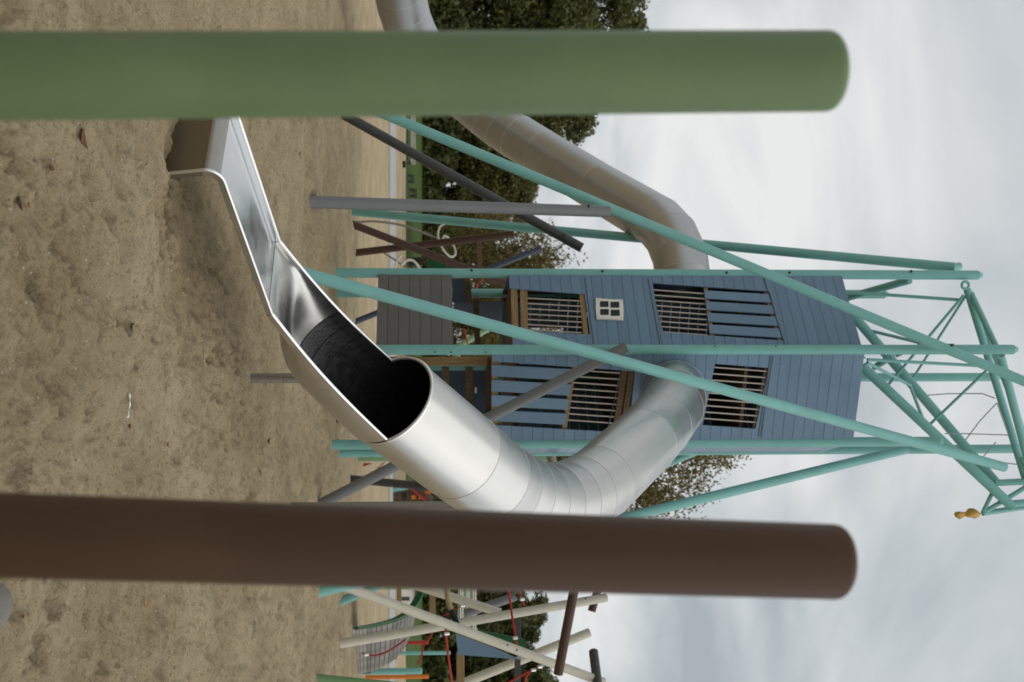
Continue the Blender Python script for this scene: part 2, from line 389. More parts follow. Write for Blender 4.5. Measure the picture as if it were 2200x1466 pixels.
def beam(name, p0, p1, w, h, material, parent=None, upv=(0, 0, 1)):
    "rectangular bar with softened edges, w across, h along upv"
    p0 = Vector(p0); p1 = Vector(p1); t = (p1 - p0).normalized(); upv = Vector(upv)
    s = t.cross(upv).normalized(); v = s.cross(t).normalized(); c = min(w, h) * .08
    sec = [(-w / 2 + c, -h / 2), (w / 2 - c, -h / 2), (w / 2, -h / 2 + c), (w / 2, h / 2 - c), (w / 2 - c, h / 2), (-w / 2 + c, h / 2), (-w / 2, h / 2 - c), (-w / 2, -h / 2 + c)]
    V = [p + s * a + v * b for p in (p0, p1) for (a, b) in sec]
    Fc = [tuple(range(8))[::-1], tuple(range(8, 16))] + [(i, (i + 1) % 8, 8 + (i + 1) % 8, 8 + i) for i in range(8)]
    return obj(name, V, Fc, material, parent)
def solidify(o, th, off=-1):
    md = o.modifiers.new('thickness', 'SOLIDIFY'); md.thickness = th; md.offset = off; md.use_rim = False
    return o
def bolt(p, parent, size=.02, material='bolt', nrm=None):
    nrm = (CAM - p).normalized() if nrm is None else nrm
    return cyl('bolt', p - nrm * .02, p + nrm * .018, size, material, parent, 8, .004)

# ------------------------------------------------------------------ ground
rows = [-60, -30, -12, -4, 0, 2, 3, 3.6]
y = 4.1
while y < 32: rows.append(y); y *= 1.0019
while y < 56.5: rows.append(y); y *= 1.02
rows += [56.6]
cols = list(np.linspace(-.31, .31, 540))
sx = .31; ext = []
while sx < 3.2: sx *= 1.22; ext.append(sx)
cols = [-e_ for e_ in ext[::-1]] + cols + ext
rows = np.array(rows); cols = np.array(cols)
YY = np.repeat(rows[:, None], len(cols), 1); XX = cols[None, :] * (np.maximum(YY, 0) + 2.0 + np.where(YY < 0, -YY * .6, 0))
ZZ = ground_z(XX.ravel(), YY.ravel()).reshape(XX.shape)
for (cx, cy, la, lb, an, dep) in _d:
    i0, i1 = np.searchsorted(rows, [cy - .45, cy + .45])
    if i1 <= i0: continue
    X_ = XX[i0:i1]; Y_ = YY[i0:i1]
    k0 = np.searchsorted(XX[(i0 + i1) // 2], cx - .6); k1 = np.searchsorted(XX[(i0 + i1) // 2], cx + .6)
    X_ = X_[:, k0:k1] - cx; Y_ = Y_[:, k0:k1] - cy
    a_ = X_ * math.cos(an) + Y_ * math.sin(an); b_ = -X_ * math.sin(an) + Y_ * math.cos(an)
    q = np.sqrt((a_ / la) ** 2 + (b_ / lb) ** 2)
    ZZ[i0:i1, k0:k1] += dep * (-np.clip(1.15 - q * q, -0.0, 1) ** .7 + .45 * np.exp(-((q - 1.25) / .28) ** 2))
DD = np.clip(np.abs(ZZ) * 0, 0, 1)  # dent mask: where shade and damp are put into the sand colour
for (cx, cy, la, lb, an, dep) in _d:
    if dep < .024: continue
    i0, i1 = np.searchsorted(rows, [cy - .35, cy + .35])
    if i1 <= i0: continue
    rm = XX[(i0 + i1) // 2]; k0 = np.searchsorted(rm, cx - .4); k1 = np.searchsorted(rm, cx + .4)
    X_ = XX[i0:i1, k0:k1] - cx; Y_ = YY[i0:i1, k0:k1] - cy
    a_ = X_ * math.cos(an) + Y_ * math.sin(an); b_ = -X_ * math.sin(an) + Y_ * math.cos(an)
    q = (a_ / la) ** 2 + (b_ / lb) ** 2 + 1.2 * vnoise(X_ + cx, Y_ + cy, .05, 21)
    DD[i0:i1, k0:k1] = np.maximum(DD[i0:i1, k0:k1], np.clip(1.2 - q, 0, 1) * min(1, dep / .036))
nr, nc = XX.shape
me = bpy.data.meshes.new('sand_ground')
co = np.stack([XX, YY, ZZ], -1).reshape(-1, 3)
ii = np.arange(nr * nc).reshape(nr, nc)
quads = np.stack([ii[:-1, :-1], ii[:-1, 1:], ii[1:, 1:], ii[1:, :-1]], -1).reshape(-1, 4)
me.vertices.add(len(co)); me.vertices.foreach_set('co', co.ravel())
me.loops.add(quads.size); me.loops.foreach_set('vertex_index', quads.ravel())
me.polygons.add(len(quads)); me.polygons.foreach_set('loop_start', np.arange(0, quads.size, 4)); me.polygons.foreach_set('loop_total', np.full(len(quads), 4))
at_ = me.attributes.new('damp_shade', 'FLOAT', 'POINT'); at_.data.foreach_set('value', DD.ravel().astype(np.float32))
me.update(calc_edges=True); me.validate(); me.shade_smooth(); me.materials.append(M['sand'])
so_ = bpy.data.objects.new('sand_ground', me); C.objects.link(so_); tag(so_, None, None, kind='structure')

def strip(name, xs, ys, dz, material):
    V = []; Fc = []
    for yy in ys:
        for xx in xs: V.append((xx, yy, float(base_z(xx, yy)) + dz + (.05 * float(vnoise(xx, yy, 6, 9)[()]) if name == 'grass' and yy > 58 else 0)))
    nx = len(xs)
    for i in range(len(ys) - 1):
        for k in range(nx - 1): Fc.append((i * nx + k, i * nx + k + 1, (i + 1) * nx + k + 1, (i + 1) * nx + k))
    o = obj(name, V, Fc, material, None, True); tag(o, None, None, kind='structure'); return o
strip('grass', list(np.linspace(-400, 400, 161)), [55.6, 55.61, 57, 60, 64, 69, 74, 80, 95, 120, 200, 400, 900], .03, 'grass')
# pale paved strip at the far edge of the sand, with its kerb
def pathstrip():
    V = []; Fc = []; n = 40
    for i in range(n + 1):
        yy = -30 + i * (60 / n)          # world x
        y0 = 43.2 - .012 * yy * abs(yy) * .3 + (3.0 * max(0, (-9 - yy) / 8)); y1 = y0 + 4.3 + 2.0 * max(0, (-8 - yy) / 6) * 0
        for (q, dz) in ((y0, -.25), (y0, .05), (y1, .05), (y1, -.25)):
            V.append((yy, q, float(base_z(0, q)) + dz))
    for i in range(n):
        for k in range(3): Fc.append((i * 4 + k, i * 4 + 4 + k, i * 4 + 5 + k, i * 4 + 1 + k))
    o = obj('path', V, Fc, 'path'); tag(o, None, None, kind='structure')
pathstrip()

# ------------------------------------------------------------------ foreground posts
def lean_post(name, xb, yb, db, xt, yt, dt, r, material, label, boltpix):
    b = P(xb, yb, db); t = P(xt, yt, dt); dr = (t - b).normalized()
    k = (gz(b.x, b.y) - .12 - b.z) / dr.z
    foot = b + dr * k
    rt_ = root(name, (foot.x, foot.y, gz(foot.x, foot.y)), label, 'post')
    cyl('shaft', foot, t, r, material, rt_, 64, .006, dome=.028)
    bp = P(boltpix[0], boltpix[1], dt - r + .006)
    nrm = Vector((CAM.x - bp.x, CAM.y - bp.y, 0)).normalized()
    cyl('bolt', bp - nrm * .01, bp + nrm * .003, .0055, 'bolt', rt_, 10, .001)
    return rt_
lean_post('green_post', 0, 164, 2.46, 1802, 153, 2.58, .0825, 'green', 'thick moss-green round post standing close to the camera', (1812, 142))
lean_post('brown_post', 0, 1150, 2.52, 1817, 1208, 2.74, .0815, 'brown', 'thick dark brown round post standing close to the camera', (1826, 1240))

# ------------------------------------------------------------------ the near tube slide
ch = Vector((.66, .75, 0)).normalized(); ce = Vector((-.75, .66, 0)).normalized()
CW = .78; TR = .425
C0 = Vector((-1.121, 8.68, .228))
mid0 = C0 + ce * CW / 2
slide = root('tube_slide', (mid0.x, mid0.y, gz(mid0.x, mid0.y)), 'steel tube slide whose open chute ends on the sand in front', 'slide')
def loft(name, stations, material, parent, solid=.012, inner_n=25):
    "stations: (centre, side vector, up vector, half width, wall height, blend 0 flat .. 1 half round)"
    V = []; Fc = []; n = inner_n
    for (c, s, u, hw, wh, bl) in stations:
        for k in range(n):
            t = k / (n - 1)
            # flat channel: wall, floor, wall
            tot = 2 * hw + 2 * wh; d = t * tot
            if d < wh: fx, fy = hw, wh - d
            elif d < wh + 2 * hw: fx, fy = hw - (d - wh), 0
            else: fx, fy = -hw, d - wh - 2 * hw
            fy -= wh
            a = math.pi * t
            rx, ry = hw * math.cos(a), -hw * math.sin(a)
            x_ = fx * (1 - bl) + rx * bl; y_ = fy * (1 - bl) + ry * bl
            V.append(c + s * x_ + u * y_)
    for i in range(len(stations) - 1):
        for k in range(n - 1):
            a = i * n + k; Fc.append((a, a + 1, a + n + 1, a + n))
    o = obj(name, V, Fc, material, parent, True, 28)
    if solid: solidify(o, solid, -1)
    return o
def rails_of(stations, parent, r=.013):
    for sgn in (1, -1):
        sweep('rail', [c + s * (hw * sgn) for (c, s, u, hw, wh, bl) in stations], r, 'steelrail', parent, 10)
S = ce   # +S is the far side (away from the camera), -S the near side
def st(near_off, z, hw=CW / 2, wh=.06, bl=0.0, tz=None):
    c = C0 + ch * near_off + ce * (CW / 2); c = Vector((c.x, c.y, z))
    t = tz if tz is not None else Vector((ch.x, ch.y, 0))
    u = ce.cross(t).normalized()
    if u.z < 0: u = -u
    return (c, ce, u, hw, wh, bl)
def rail_z(t): return .243 + (.423 - .243) * t / 1.385
tang1 = (ch * 1.385 + Vector((0, 0, .18))).normalized()
rise1 = .235
# end plate that turns down into the sand
plate = []
for (t, z, ang) in [(.075, -.42, 97), (.045, -.2, 97), (.02, -.02, 97), (.005, .085, 97)]:
    tt = (ch * math.cos(R(ang)) + Vector((0, 0, math.sin(R(ang))))).normalized()
    u = -(ch * math.sin(R(ang)) - Vector((0, 0, math.cos(R(ang))))).normalized()
    c = C0 + ch * t + ce * (CW / 2); c = Vector((c.x, c.y, z)) + u * .034
    plate.append((c, ce, u, CW / 2, .034, 0))
curl = [plate[-1]]
for k in range(1, 8):
    ang = 97 - (97 - 8) * k / 7
    cen = Vector((C0.x, C0.y, 0)) + ch * .092 + ce * (CW / 2); cen.z = .095
    u = -(ch * math.sin(R(ang)) - Vector((0, 0, math.cos(R(ang))))).normalized()
    p = cen + u * .088
    curl.append((p + u * .034, ce, u, CW / 2, .034, 0))
u1 = ce.cross(tang1); u1 = u1 if u1.z > 0 else -u1
c_last = curl[-1][0]
kink_c = C0 + ch * 1.385 + ce * (CW / 2); kink_c.z = .415
flat = [curl[-1]]
for k in range(1, 9):
    f_ = k / 8; flat.append((c_last.lerp(kink_c, f_), ce, u1, CW / 2, .034, 0))
o1 = loft('end_plate', plate, 'steelbrush', slide)
o2 = loft('lip', curl, 'steeldull', slide)
o3 = loft('exit_chute', flat, 'steelin', slide)
# bowl that turns the flat chute into a half tube, then the half tube up to the mouth
mouth_n = Vector((.84, 10.89, 1.235)); mouth_f = Vector((.182, 11.47, 1.281))
mouth_c = (mouth_n + mouth_f) / 2
ax = (mouth_c - kink_c)
sv = (mouth_f - mouth_n).normalized()
bowl = []; half = []
nS = 20
bow = -.045
for k in range(nS + 1):
    f_ = k / nS
    c = kink_c.lerp(mouth_c, f_); c.z += bow * math.sin(math.pi * f_) * (1 if f_ > 0 else 0)
    s = ce.lerp(sv, f_).normalized(); tv = ax + Vector((0, 0, bow * math.pi * math.cos(math.pi * f_)))
    u = s.cross(tv.normalized()); u = u if u.z > 0 else -u
    hw = CW / 2 + (TR - CW / 2) * f_
    b_ = min(1, f_ / .56); b_ = b_ * b_ * (3 - 2 * b_)
    wh = .034 + .05 * b_
    s_ = (c, s, u.normalized(), hw, wh, b_)
    if f_ <= .5501: bowl.append(s_)
    if f_ >= .5499: half.append(s_)
loft('bowl', bowl, 'steelbowl', slide)
hb = loft('half_tube', half, 'steel', slide, .012)
# black lining segments of the half tube, each ring of its own
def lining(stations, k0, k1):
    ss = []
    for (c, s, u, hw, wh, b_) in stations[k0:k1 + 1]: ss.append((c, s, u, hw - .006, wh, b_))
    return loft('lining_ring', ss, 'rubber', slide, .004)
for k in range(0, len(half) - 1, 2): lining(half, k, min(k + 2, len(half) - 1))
for k in range(2, len(half) - 1, 2):
    (c, s, u, hw, wh, b_) = half[k]
    sweep('seam', [c + s * (hw - .008) * math.cos(math.pi * q / 16) - u * (hw - .008) * math.sin(math.pi * q / 16) for q in range(17)], .004, 'black', slide, 6)
allr = plate + curl[1:] + flat[1:]
rails_of(allr, slide, .0125)
rails_of(bowl + half[1:], slide, .0155)
# tube
tubepts = [mouth_c, P(1005, 992, 12.02), P(1092, 1054, 12.85), P(1178, 1082, 13.6), P(1266, 1053, 14.4), P(1352, 980, 15.4), P(1412, 918, 16.45), P(1444, 876, 17.2)]
def tube(pts, bounds, r, parent, material='steel', ringmat='steel'):
    "straight mitred sections between the bounds (fractions along the path)"
    c = catmull(pts, 24); ln = [0]
    for i in range(1, len(c)): ln.append(ln[-1] + (c[i] - c[i - 1]).length)
    def at(f_):
        s = f_ * ln[-1]
        for i in range(1, len(c)):
            if ln[i] >= s: return c[i - 1].lerp(c[i], (s - ln[i - 1]) / max(1e-9, ln[i] - ln[i - 1]))
        return c[-1]
    k = [at(b) for b in bounds]
    return mitre(k, r, parent, material, ringmat)
def mitre(k, r, parent, material, ringmat, first_n=None, last_n=None):
    seg = 56; rings = []
    u = None
    for i, p in enumerate(k):
        d0 = (k[i] - k[i - 1]).normalized() if i > 0 else (k[1] - k[0]).normalized()
        d1 = (k[i + 1] - k[i]).normalized() if i < len(k) - 1 else d0
        nrm = (d0 + d1).normalized()
        if i == 0 and first_n: nrm = first_n
        if u is None: u = frame_from(d1)[0]
        u = (u - d1 * u.dot(d1)).normalized(); v = d1.cross(u)
        ring = []
        for q in range(seg):
            a = 2 * math.pi * q / seg; e_ = (u * math.cos(a) + v * math.sin(a)) * r
            ring.append(p + e_ - d1 * (e_.dot(nrm) / d1.dot(nrm)))
        rings.append((ring, nrm))
    for i in range(len(rings) - 1):
        V = rings[i][0] + rings[i + 1][0]
        Fc = [(q, (q + 1) % seg, seg + (q + 1) % seg, seg + q) for q in range(seg)]
        o = obj('tube_section', V, Fc, material, parent, True, 60); solidify(o, .01, 0)
    for i in range(1, len(rings) - 1):
        cen = k[i]; ring = [cen + (p - cen) * (1 + .003 / r) for p in rings[i][0]]
        sweep('seam', ring, .0052, ringmat, parent, 6, True)
    return rings
bd = [0, .15, .235, .285, .335, .385, .435, .485, .535, .60, .80, .90, 1.0]
axn = ax.normalized()
def mk_tube():
    c = catmull(tubepts, 24); ln = [0]
    for i in range(1, len(c)): ln.append(ln[-1] + (c[i] - c[i - 1]).length)
    ks = []
    for b in bd:
        s = b * ln[-1]
        for i in range(1, len(c)):
            if ln[i] >= s - 1e-9:
                ks.append(c[i - 1].lerp(c[i], (s - ln[i - 1]) / max(1e-9, ln[i] - ln[i - 1]))); break
    wallp = P(1438, 822, 18.35)
    ks += [P(1450, 858, 17.62), P(1449, 838, 17.95), wallp]
    rings = mitre(ks, TR, slide, 'steel', 'seam', first_n=(axn + (ks[1] - ks[0]).normalized() * .6).normalized())
    return ks, rings
tks, trings = mk_tube()
# rolled rim round the mouth, upper half
rim = trings[0][0]
upv = sv.cross(axn); upv = upv if upv.z > 0 else -upv
rp_ = [p for p in rim if (p - mouth_c).dot(upv) > -.02]
rp_.sort(key=lambda p: math.atan2((p - mouth_c).dot(upv), (p - mouth_c).dot(sv)))
sweep('mouth_rim', rp_, .019, 'steelrail', slide, 10)
# dark lining inside the first tube sections
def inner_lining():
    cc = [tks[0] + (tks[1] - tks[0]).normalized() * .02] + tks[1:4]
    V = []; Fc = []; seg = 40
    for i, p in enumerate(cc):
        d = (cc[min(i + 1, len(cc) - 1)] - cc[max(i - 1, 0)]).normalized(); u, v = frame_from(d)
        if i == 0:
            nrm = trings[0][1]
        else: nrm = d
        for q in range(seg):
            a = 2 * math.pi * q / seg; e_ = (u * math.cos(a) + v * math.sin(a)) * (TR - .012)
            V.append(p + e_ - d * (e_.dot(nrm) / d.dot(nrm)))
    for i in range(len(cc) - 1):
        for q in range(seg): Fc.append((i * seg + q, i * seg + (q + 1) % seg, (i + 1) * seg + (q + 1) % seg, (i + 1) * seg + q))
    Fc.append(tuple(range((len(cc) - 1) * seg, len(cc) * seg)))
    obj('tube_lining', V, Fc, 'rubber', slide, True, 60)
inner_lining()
# supports
def support(xb, yb, d, ztop, r, material='galv', name='support_leg', par=slide):
    b = P(xb, yb, d); g = gz(b.x, b.y)
    return cyl(name, (b.x, b.y, g - .25), (b.x, b.y, ztop), r, material, par, 20, .004)
b_ = P(548, 813, 11.6)
leg = cyl('support_leg', (b_.x, b_.y, gz(b_.x, b_.y) - .3), (b_.x, b_.y, .50), .045, 'galv', slide, 20, .004)
cyl('collar', (b_.x, b_.y, .30), (b_.x, b_.y, .318), .049, 'galv', leg, 20, .003)
beam('bracket', (b_.x, b_.y, .49), (b_.x + .01, b_.y, .64), .05, .03, 'galv', leg, (1, 0, 0))
cyl('bolt', (b_.x + .005, b_.y - .04, .56), (b_.x + .005, b_.y - .015, .56), .014, 'bolt', leg, 8, .002)
support(642, 1093, 14.35, 3.05, .07, 'galv')

# ------------------------------------------------------------------ the tower
TS = 1.45; ROT = R(9.5)
Fp = P(800, 752, 17.9)
axd = Vector((math.sin(ROT), math.cos(ROT), 0)); axs = Vector((math.cos(ROT), -math.sin(ROT), 0))
def hexpt(i):   # 0 front, then clockwise seen from above: right, back right, back, back left, left
    a = R(180 + 60 * i); cen = Vector((Fp.x, Fp.y, 0)) + axd * TS
    return cen + (axd * math.cos(a) - axs * math.sin(a)) * TS
HP = [hexpt(i) for i in range(6)]    # 0 front,1 ?,...
HP.sort(key=lambda p: p.y)
cenT = sum(HP, Vector()) / 6
fr = HP[0]; back = HP[5]
lefts = sorted([p for p in HP[1:5] if p.x < cenT.x], key=lambda p: p.y); rights = sorted([p for p in HP[1:5] if p.x >= cenT.x], key=lambda p: p.y)
PL, PBL = lefts; PR, PBR = rights
PR_ = .071
tower = root('play_tower', (cenT.x, cenT.y, gz(cenT.x, cenT.y)), 'tall six-sided blue boarded play tower with teal posts and crane top', 'tower')
def ztop(p, x):     # height of photo row x above the foot p
    r = ray(x, 733 + F * p.x / p.y); return CAMH + r.z * (p.y / r.y)
def tpost(p, x, name='post'):
    t = ztop(p, x)
    o = cyl(name, (p.x, p.y, gz(p.x, p.y) - .3), (p.x, p.y, t - .07), PR_, 'teal', tower, 28, .004)
    # pointed cap
    cyl('post_cap', (p.x, p.y, t - .07), (p.x, p.y, t), PR_ - .001, 'teal', o, 28, .002, r1=.035)
    return o
pF = tpost(fr, 2186); pL = tpost(PL, 2110); pR = tpost(PR, 2026); pBR = tpost(PBR, 2260); pBL = tpost(PBL, 1908); pB = tpost(back, 2150)

class Face:
    def __init__(s, a, b, par):
        s.a = Vector((a.x, a.y, 0)); s.b = Vector((b.x, b.y, 0)); s.d = (s.b - s.a).normalized(); s.S = (s.b - s.a).length
        n = s.d.cross(Vector((0, 0, 1))); mid = (s.a + s.b) / 2
        if n.dot(mid - Vector((cenT.x, cenT.y, 0))) < 0: n = -n
        s.n = n.normalized(); s.o = s.a + s.n * .035
        s.par = par
    def pt(s, u, z, off=0): return s.o + s.d * u + Vector((0, 0, z)) + s.n * off
    def px(s, x, y):
        p = onplane(x, y, s.o, s.n); return ((p - s.o).dot(s.d), p.z)
    def p3(s, x, y, off=0):
        u, z = s.px(x, y); return s.pt(u, z, off)
def interval(q, z):
    xs = []
    for i in range(len(q)):
        (s0, z0), (s1, z1) = q[i], q[(i + 1) % len(q)]
        if (z0 - z) * (z1 - z) <= 0 and abs(z1 - z0) > 1e-9: xs.append(s0 + (s1 - s0) * (z - z0) / (z1 - z0))
    return (min(xs), max(xs)) if len(xs) >= 2 else None
def boards(face, z0, z1, pitch, opens, material, gap=.005, th=.018):
    lo, hi = PR_ * .6, face.S - PR_ * .6
    n = max(1, round((z1 - z0) / pitch)); pitch = (z1 - z0) / n
    for i in range(n):
        a = z0 + i * pitch + gap / 2; b = z0 + (i + 1) * pitch - gap / 2
        br = sorted({a, b} | {z for q in opens for (_, z) in q if a + .012 < z < b - .012})
        for k in range(len(br) - 1):
            za, zb = br[k], br[k + 1]
            if zb - za < .01: continue
            sp_ = [(lo, lo, hi, hi)]
            for q in opens:
                m0 = interval(q, za + 1e-4); m1 = interval(q, zb - 1e-4); mm_ = interval(q, (za + zb) / 2)
                if mm_ is None: continue
                m0 = m0 or mm_; m1 = m1 or mm_
                nsp = []
                for (l0, l1, h0, h1) in sp_:
                    if m0[0] > l0 + .012 or m1[0] > l1 + .012: nsp.append((l0, l1, min(h0, m0[0]), min(h1, m1[0])))
                    if m0[1] < h0 - .012 or m1[1] < h1 - .012: nsp.append((max(l0, m0[1]), max(l1, m1[1]), h0, h1))
                sp_ = nsp
            for (l0, l1, h0, h1) in sp_:
                if max(h0 - l0, h1 - l1) < .02: continue
                jit = random.uniform(-.0012, .0012)
                prism('board', [face.pt(l0, za, jit), face.pt(h0, za, jit), face.pt(h1, zb, jit), face.pt(l1, zb, jit)], face.n, th, material, face.par)
def wallpart(face0, name='wall'):
    # a batten frame behind the boards carries them
    a, b = face0
    return a, b
def wall(a, b, name, z0, z1):
    "upright timber battens behind the boards; the boards are its children"
    f = Face(a, b, None)
    V = []; Fc = []
    for u in (PR_ + .02, f.S - PR_ - .06):
        q = [f.pt(u, z0, -.02), f.pt(u + .04, z0, -.02), f.pt(u + .04, z1, -.02), f.pt(u, z1, -.02)]
        k = len(V); V += q + [p - f.n * .05 for p in q]
        Fc += [(k, k + 1, k + 2, k + 3), (k + 7, k + 6, k + 5, k + 4), (k, k + 4, k + 5, k + 1), (k + 1, k + 5, k + 6, k + 2), (k + 2, k + 6, k + 7, k + 3), (k + 3, k + 7, k + 4, k)]
    f.par = obj(name, V, Fc, 'wooddark', tower); return f
def zat(face, x, y): return face.px(x, y)[1]

FL = Face(PL, fr, None)
zg0, zg1 = zat(FL, 810, 670), zat(FL, 972, 670)
zb0 = zat(FL, 1097, 660); zt = zat(FL, 1832, 675)
FLg = wall(PL, fr, 'lower_wall', zg0, zg1); FLg.par['label'] = 'dark grey boarded panel low on the tower'
boards(FLg, zg0, zg1, (zg1 - zg0) / 7, [], 'greyboard')
prism('added_backing', [FLg.pt(PR_, zg0 + .02, -.022), FLg.pt(FLg.S - PR_, zg0 + .02, -.022), FLg.pt(FLg.S - PR_, zg1 - .02, -.022), FLg.pt(PR_, zg1 - .02, -.022)], FLg.n, .01, 'black', FLg.par)  # black sheet added behind the boards to block light through the gaps
FL = wall(PL, fr, 'wall', zb0, zt)
OL1 = [(1094, 620), (1256, 632), (1268, 719), (1094, 709)]
OL2 = [(1403, 608), (1653, 626), (1683, 732), (1425, 714)]
def q2(face, q): return [face.px(*p) for p in q]
boards(FL, zb0, zt, .1535, [q2(FL, OL1), q2(FL, OL2)], 'blue')
FRr = Face(fr, PR, None)
zr0 = zat(FRr, 1056, 790); zrt = zat(FRr, 1846, 850)
FRr = wall(fr, PR, 'wall', zr0, zrt)
OR1 = [(1050, 776), (1335, 796), (1305, 928), (1050, 913)]
OR2 = [(1334, 796), (1364, 799), (1352, 912), (1306, 928)]
OR3 = [(1536, 782), (1651.7, 791), (1623, 922), (1509.5, 914)]
ucen, zcen = FRr.px(1434, 818)
hole = [(ucen + .425 * math.cos(a * math.pi / 8), zcen + .425 * math.sin(a * math.pi / 8)) for a in range(16)]
boards(FRr, zr0, zrt, .1535, [q2(FRr, OR1), q2(FRr, OR2), q2(FRr, OR3)], 'blue')
# the four faces round the back
zlow, ztopw = zb0, zt
for (a, b) in ((PL, PBL), (PR, PBR), (PBL, back), (PBR, back)):
    f = wall(a, b, 'wall', zlow, ztopw)
    w0, w1 = .34, f.S - .34
    o_ = [[(w0, zlow + .3), (w1, zlow + .3), (w1, zlow + 1.05), (w0, zlow + 1.05)]]
    o_ = [[(w0 + .25, zlow + .3), (w1 + .1, zlow + .3), (w1 + .1, zlow + 1.0), (w0 + .25, zlow + 1.0)]] if a is PBL else []
    boards(f, zlow, ztopw, .1535, o_, 'blue')
    for k in range(5 if o_ else 0):
        u = w0 + (w1 - w0) * (k + .5) / 5
        cyl('window_bar', f.pt(u, zlow + .29, -.03), f.pt(u, zlow + 1.06, -.03), .011, 'bar', f.par, 8, .001)
# platforms, and an unseen ceiling added to keep the inside dark
def platform(z, name, material, shrink=.93):
    n = 6; ring = [fr, PR, PBR, back, PBL, PL]
    pts = [Vector((cenT.x + (p.x - cenT.x) * shrink, cenT.y + (p.y - cenT.y) * shrink, z)) for p in ring]
    return prism(name, pts, (0, 0, 1), .05, material, tower)
platform(zb0 + .10, 'platform', 'wooddark'); platform(zat(FRr, 1350, 800), 'platform', 'wooddark'); platform(zt - .25, 'added_ceiling', 'greydark')
platform(zat(FRr, 1350, 800) + 1.75, 'platform', 'wooddark')
# window 1 on the left face: timber edges and bars
def pbeam(face, x0, y0, x1, y1, w, dep, off, material='woodflat', name='beam', par=None):
    return beam(name, face.p3(x0, y0, off), face.p3(x1, y1, off), dep, w, material, par or face.par)
pbeam(FL, 1104.5, 617, 1107, 713, .095, .05, -.035); pbeam(FL, 1125, 618, 1127, 713, .105, .05, -.04)
pbeam(FL, 1250, 628, 1259, 720, .075, .05, -.04)
for i in range(7):
    y0 = 638 + 11.35 * i
    cyl('window_bar', FL.p3(1128, y0, -.03), FL.p3(1250, y0 + 6.5, -.03), .0105, 'bar', FL.par, 10, .001)
for i in range(9):
    y0 = 621 + 11.1 * i
    cyl('window_bar', FL.p3(1400, y0 - 1, -.03), FL.p3(1520, y0 + 8, -.03), .0105, 'bar', FL.par, 10, .001)
pbeam(FL, 1516, 611, 1531, 727, .06, .045, -.045); pbeam(FL, 1645, 618, 1678, 737, .06, .045, -.045)
gl = [(621, 629), (644.5, 653.5), (669, 678), (694, 703.5), (719.5, 729)]   # gap centres at both ends
for i in range(4):
    a0, a1 = gl[i][0] + 3.4, gl[i + 1][0] - 3.4; b0, b1 = gl[i][1] + 3.4, gl[i + 1][1] - 3.4
    xa = lambda y: 1512 + (y - 617) * (14 / 105.0); xb = lambda y: 1650 + (y - 626) * (31 / 106.0)
    prism('slat', [FL.p3(xa(a0), a0, 0.002), FL.p3(xa(a1), a1, 0.002), FL.p3(xb(b1), b1, 0.002), FL.p3(xb(b0), b0, 0.002)], FL.n, .018, 'blue', FL.par)
# trims where the boarding changes direction
pbeam(FL, 1256.5, 598, 1275.5, 741, .012, .012, .001, 'bluedark', 'trim'); pbeam(FL, 1641, 598, 1686, 741, .012, .012, .001, 'bluedark', 'trim')
pbeam(FL, 1392, 598, 1418, 741, .010, .012, .001, 'bluedark', 'trim')
# the little white window
def little_window():
    def fp(x, y, off): return FL.p3(x, y, off)
    cor = [(1280, 643), (1337, 646.5), (1338.5, 691), (1282, 688)]
    def edge(a, b, n, bow):
        r_ = []
        for i in range(n):
            t = i / n; nx, ny = b[1] - a[1], -(b[0] - a[0]); l = math.hypot(nx, ny)
            k = bow * math.sin(math.pi * t)
            r_.append((a[0] + (b[0] - a[0]) * t + nx / l * k, a[1] + (b[1] - a[1]) * t + ny / l * k))
        return r_
    outl = edge(cor[0], cor[1], 6, -1.2) + edge(cor[1], cor[2], 6, 1.4) + edge(cor[2], cor[3], 6, -1.2) + edge(cor[3], cor[0], 6, 1.4)
    fr_ = prism('small_window', [fp(x, y, .03) for (x, y) in outl], FL.n, .028, 'white', FL.par)
    for (xa, xb, ya, yb) in ((1288.5, 1307, 650.5, 663), (1311, 1330, 651.8, 664.5), (1289, 1307.5, 667.5, 680), (1311.5, 1331, 669, 682)):
        prism('pane', [fp(x, y, .0335) for (x, y) in ((xa + 1, ya), (xb - 1, ya), (xb, ya + 1.2), (xb, yb - 1.2), (xb - 1, yb), (xa + 1, yb), (xa, yb - 1.2), (xa, ya + 1.2))], FL.n, .003, 'pane', fr_)
    for (x, y) in ((1284.5, 647), (1333, 649.5), (1285.5, 684.5), (1334.5, 687)):
        p = fp(x, y, .03); cyl('screw', p - FL.n * .01, p + FL.n * .004, .008, 'galv', fr_, 8, .001)
little_window()
# right face: slats, bars, beams
gr = [(780.5, 790), (812.5, 822.5), (845, 854.5), (877, 885), (909, 917)]
for i in range(4):
    a0, a1 = gr[i][0] + 4.3, gr[i + 1][0] - 4.3; b0, b1 = gr[i][1] + 4, gr[i + 1][1] - 4
    xe = lambda y: 1234 - (y - 785) * .155
    prism('slat', [FRr.p3(1056, a0, .002), FRr.p3(1056, a1, .002), FRr.p3(xe(b1), b1, .002), FRr.p3(xe(b0), b0, .002)], FRr.n, .018, 'blue', FRr.par)
pbeam(FRr, 1063, 772, 1063, 916, .09, .05, -.045); pbeam(FRr, 1234, 785, 1212, 928, .07, .045, -.045)
for i in range(9):
    y0 = 797 + 13.4 * i
    xs_ = 1236 - (y0 - 797) * .15
    cyl('window_bar', FRr.p3(xs_, y0, -.03), FRr.p3(1340 - (y0 - 797) * .2, y0 + 7, -.03), .0105, 'bar', FRr.par, 10, .001)
pbeam(FRr, 1343, 790, 1322, 932, .09, .05, -.03, 'wooddark'); pbeam(FRr, 1358, 790, 1338, 930, .085, .05, -.025, 'wooddark')
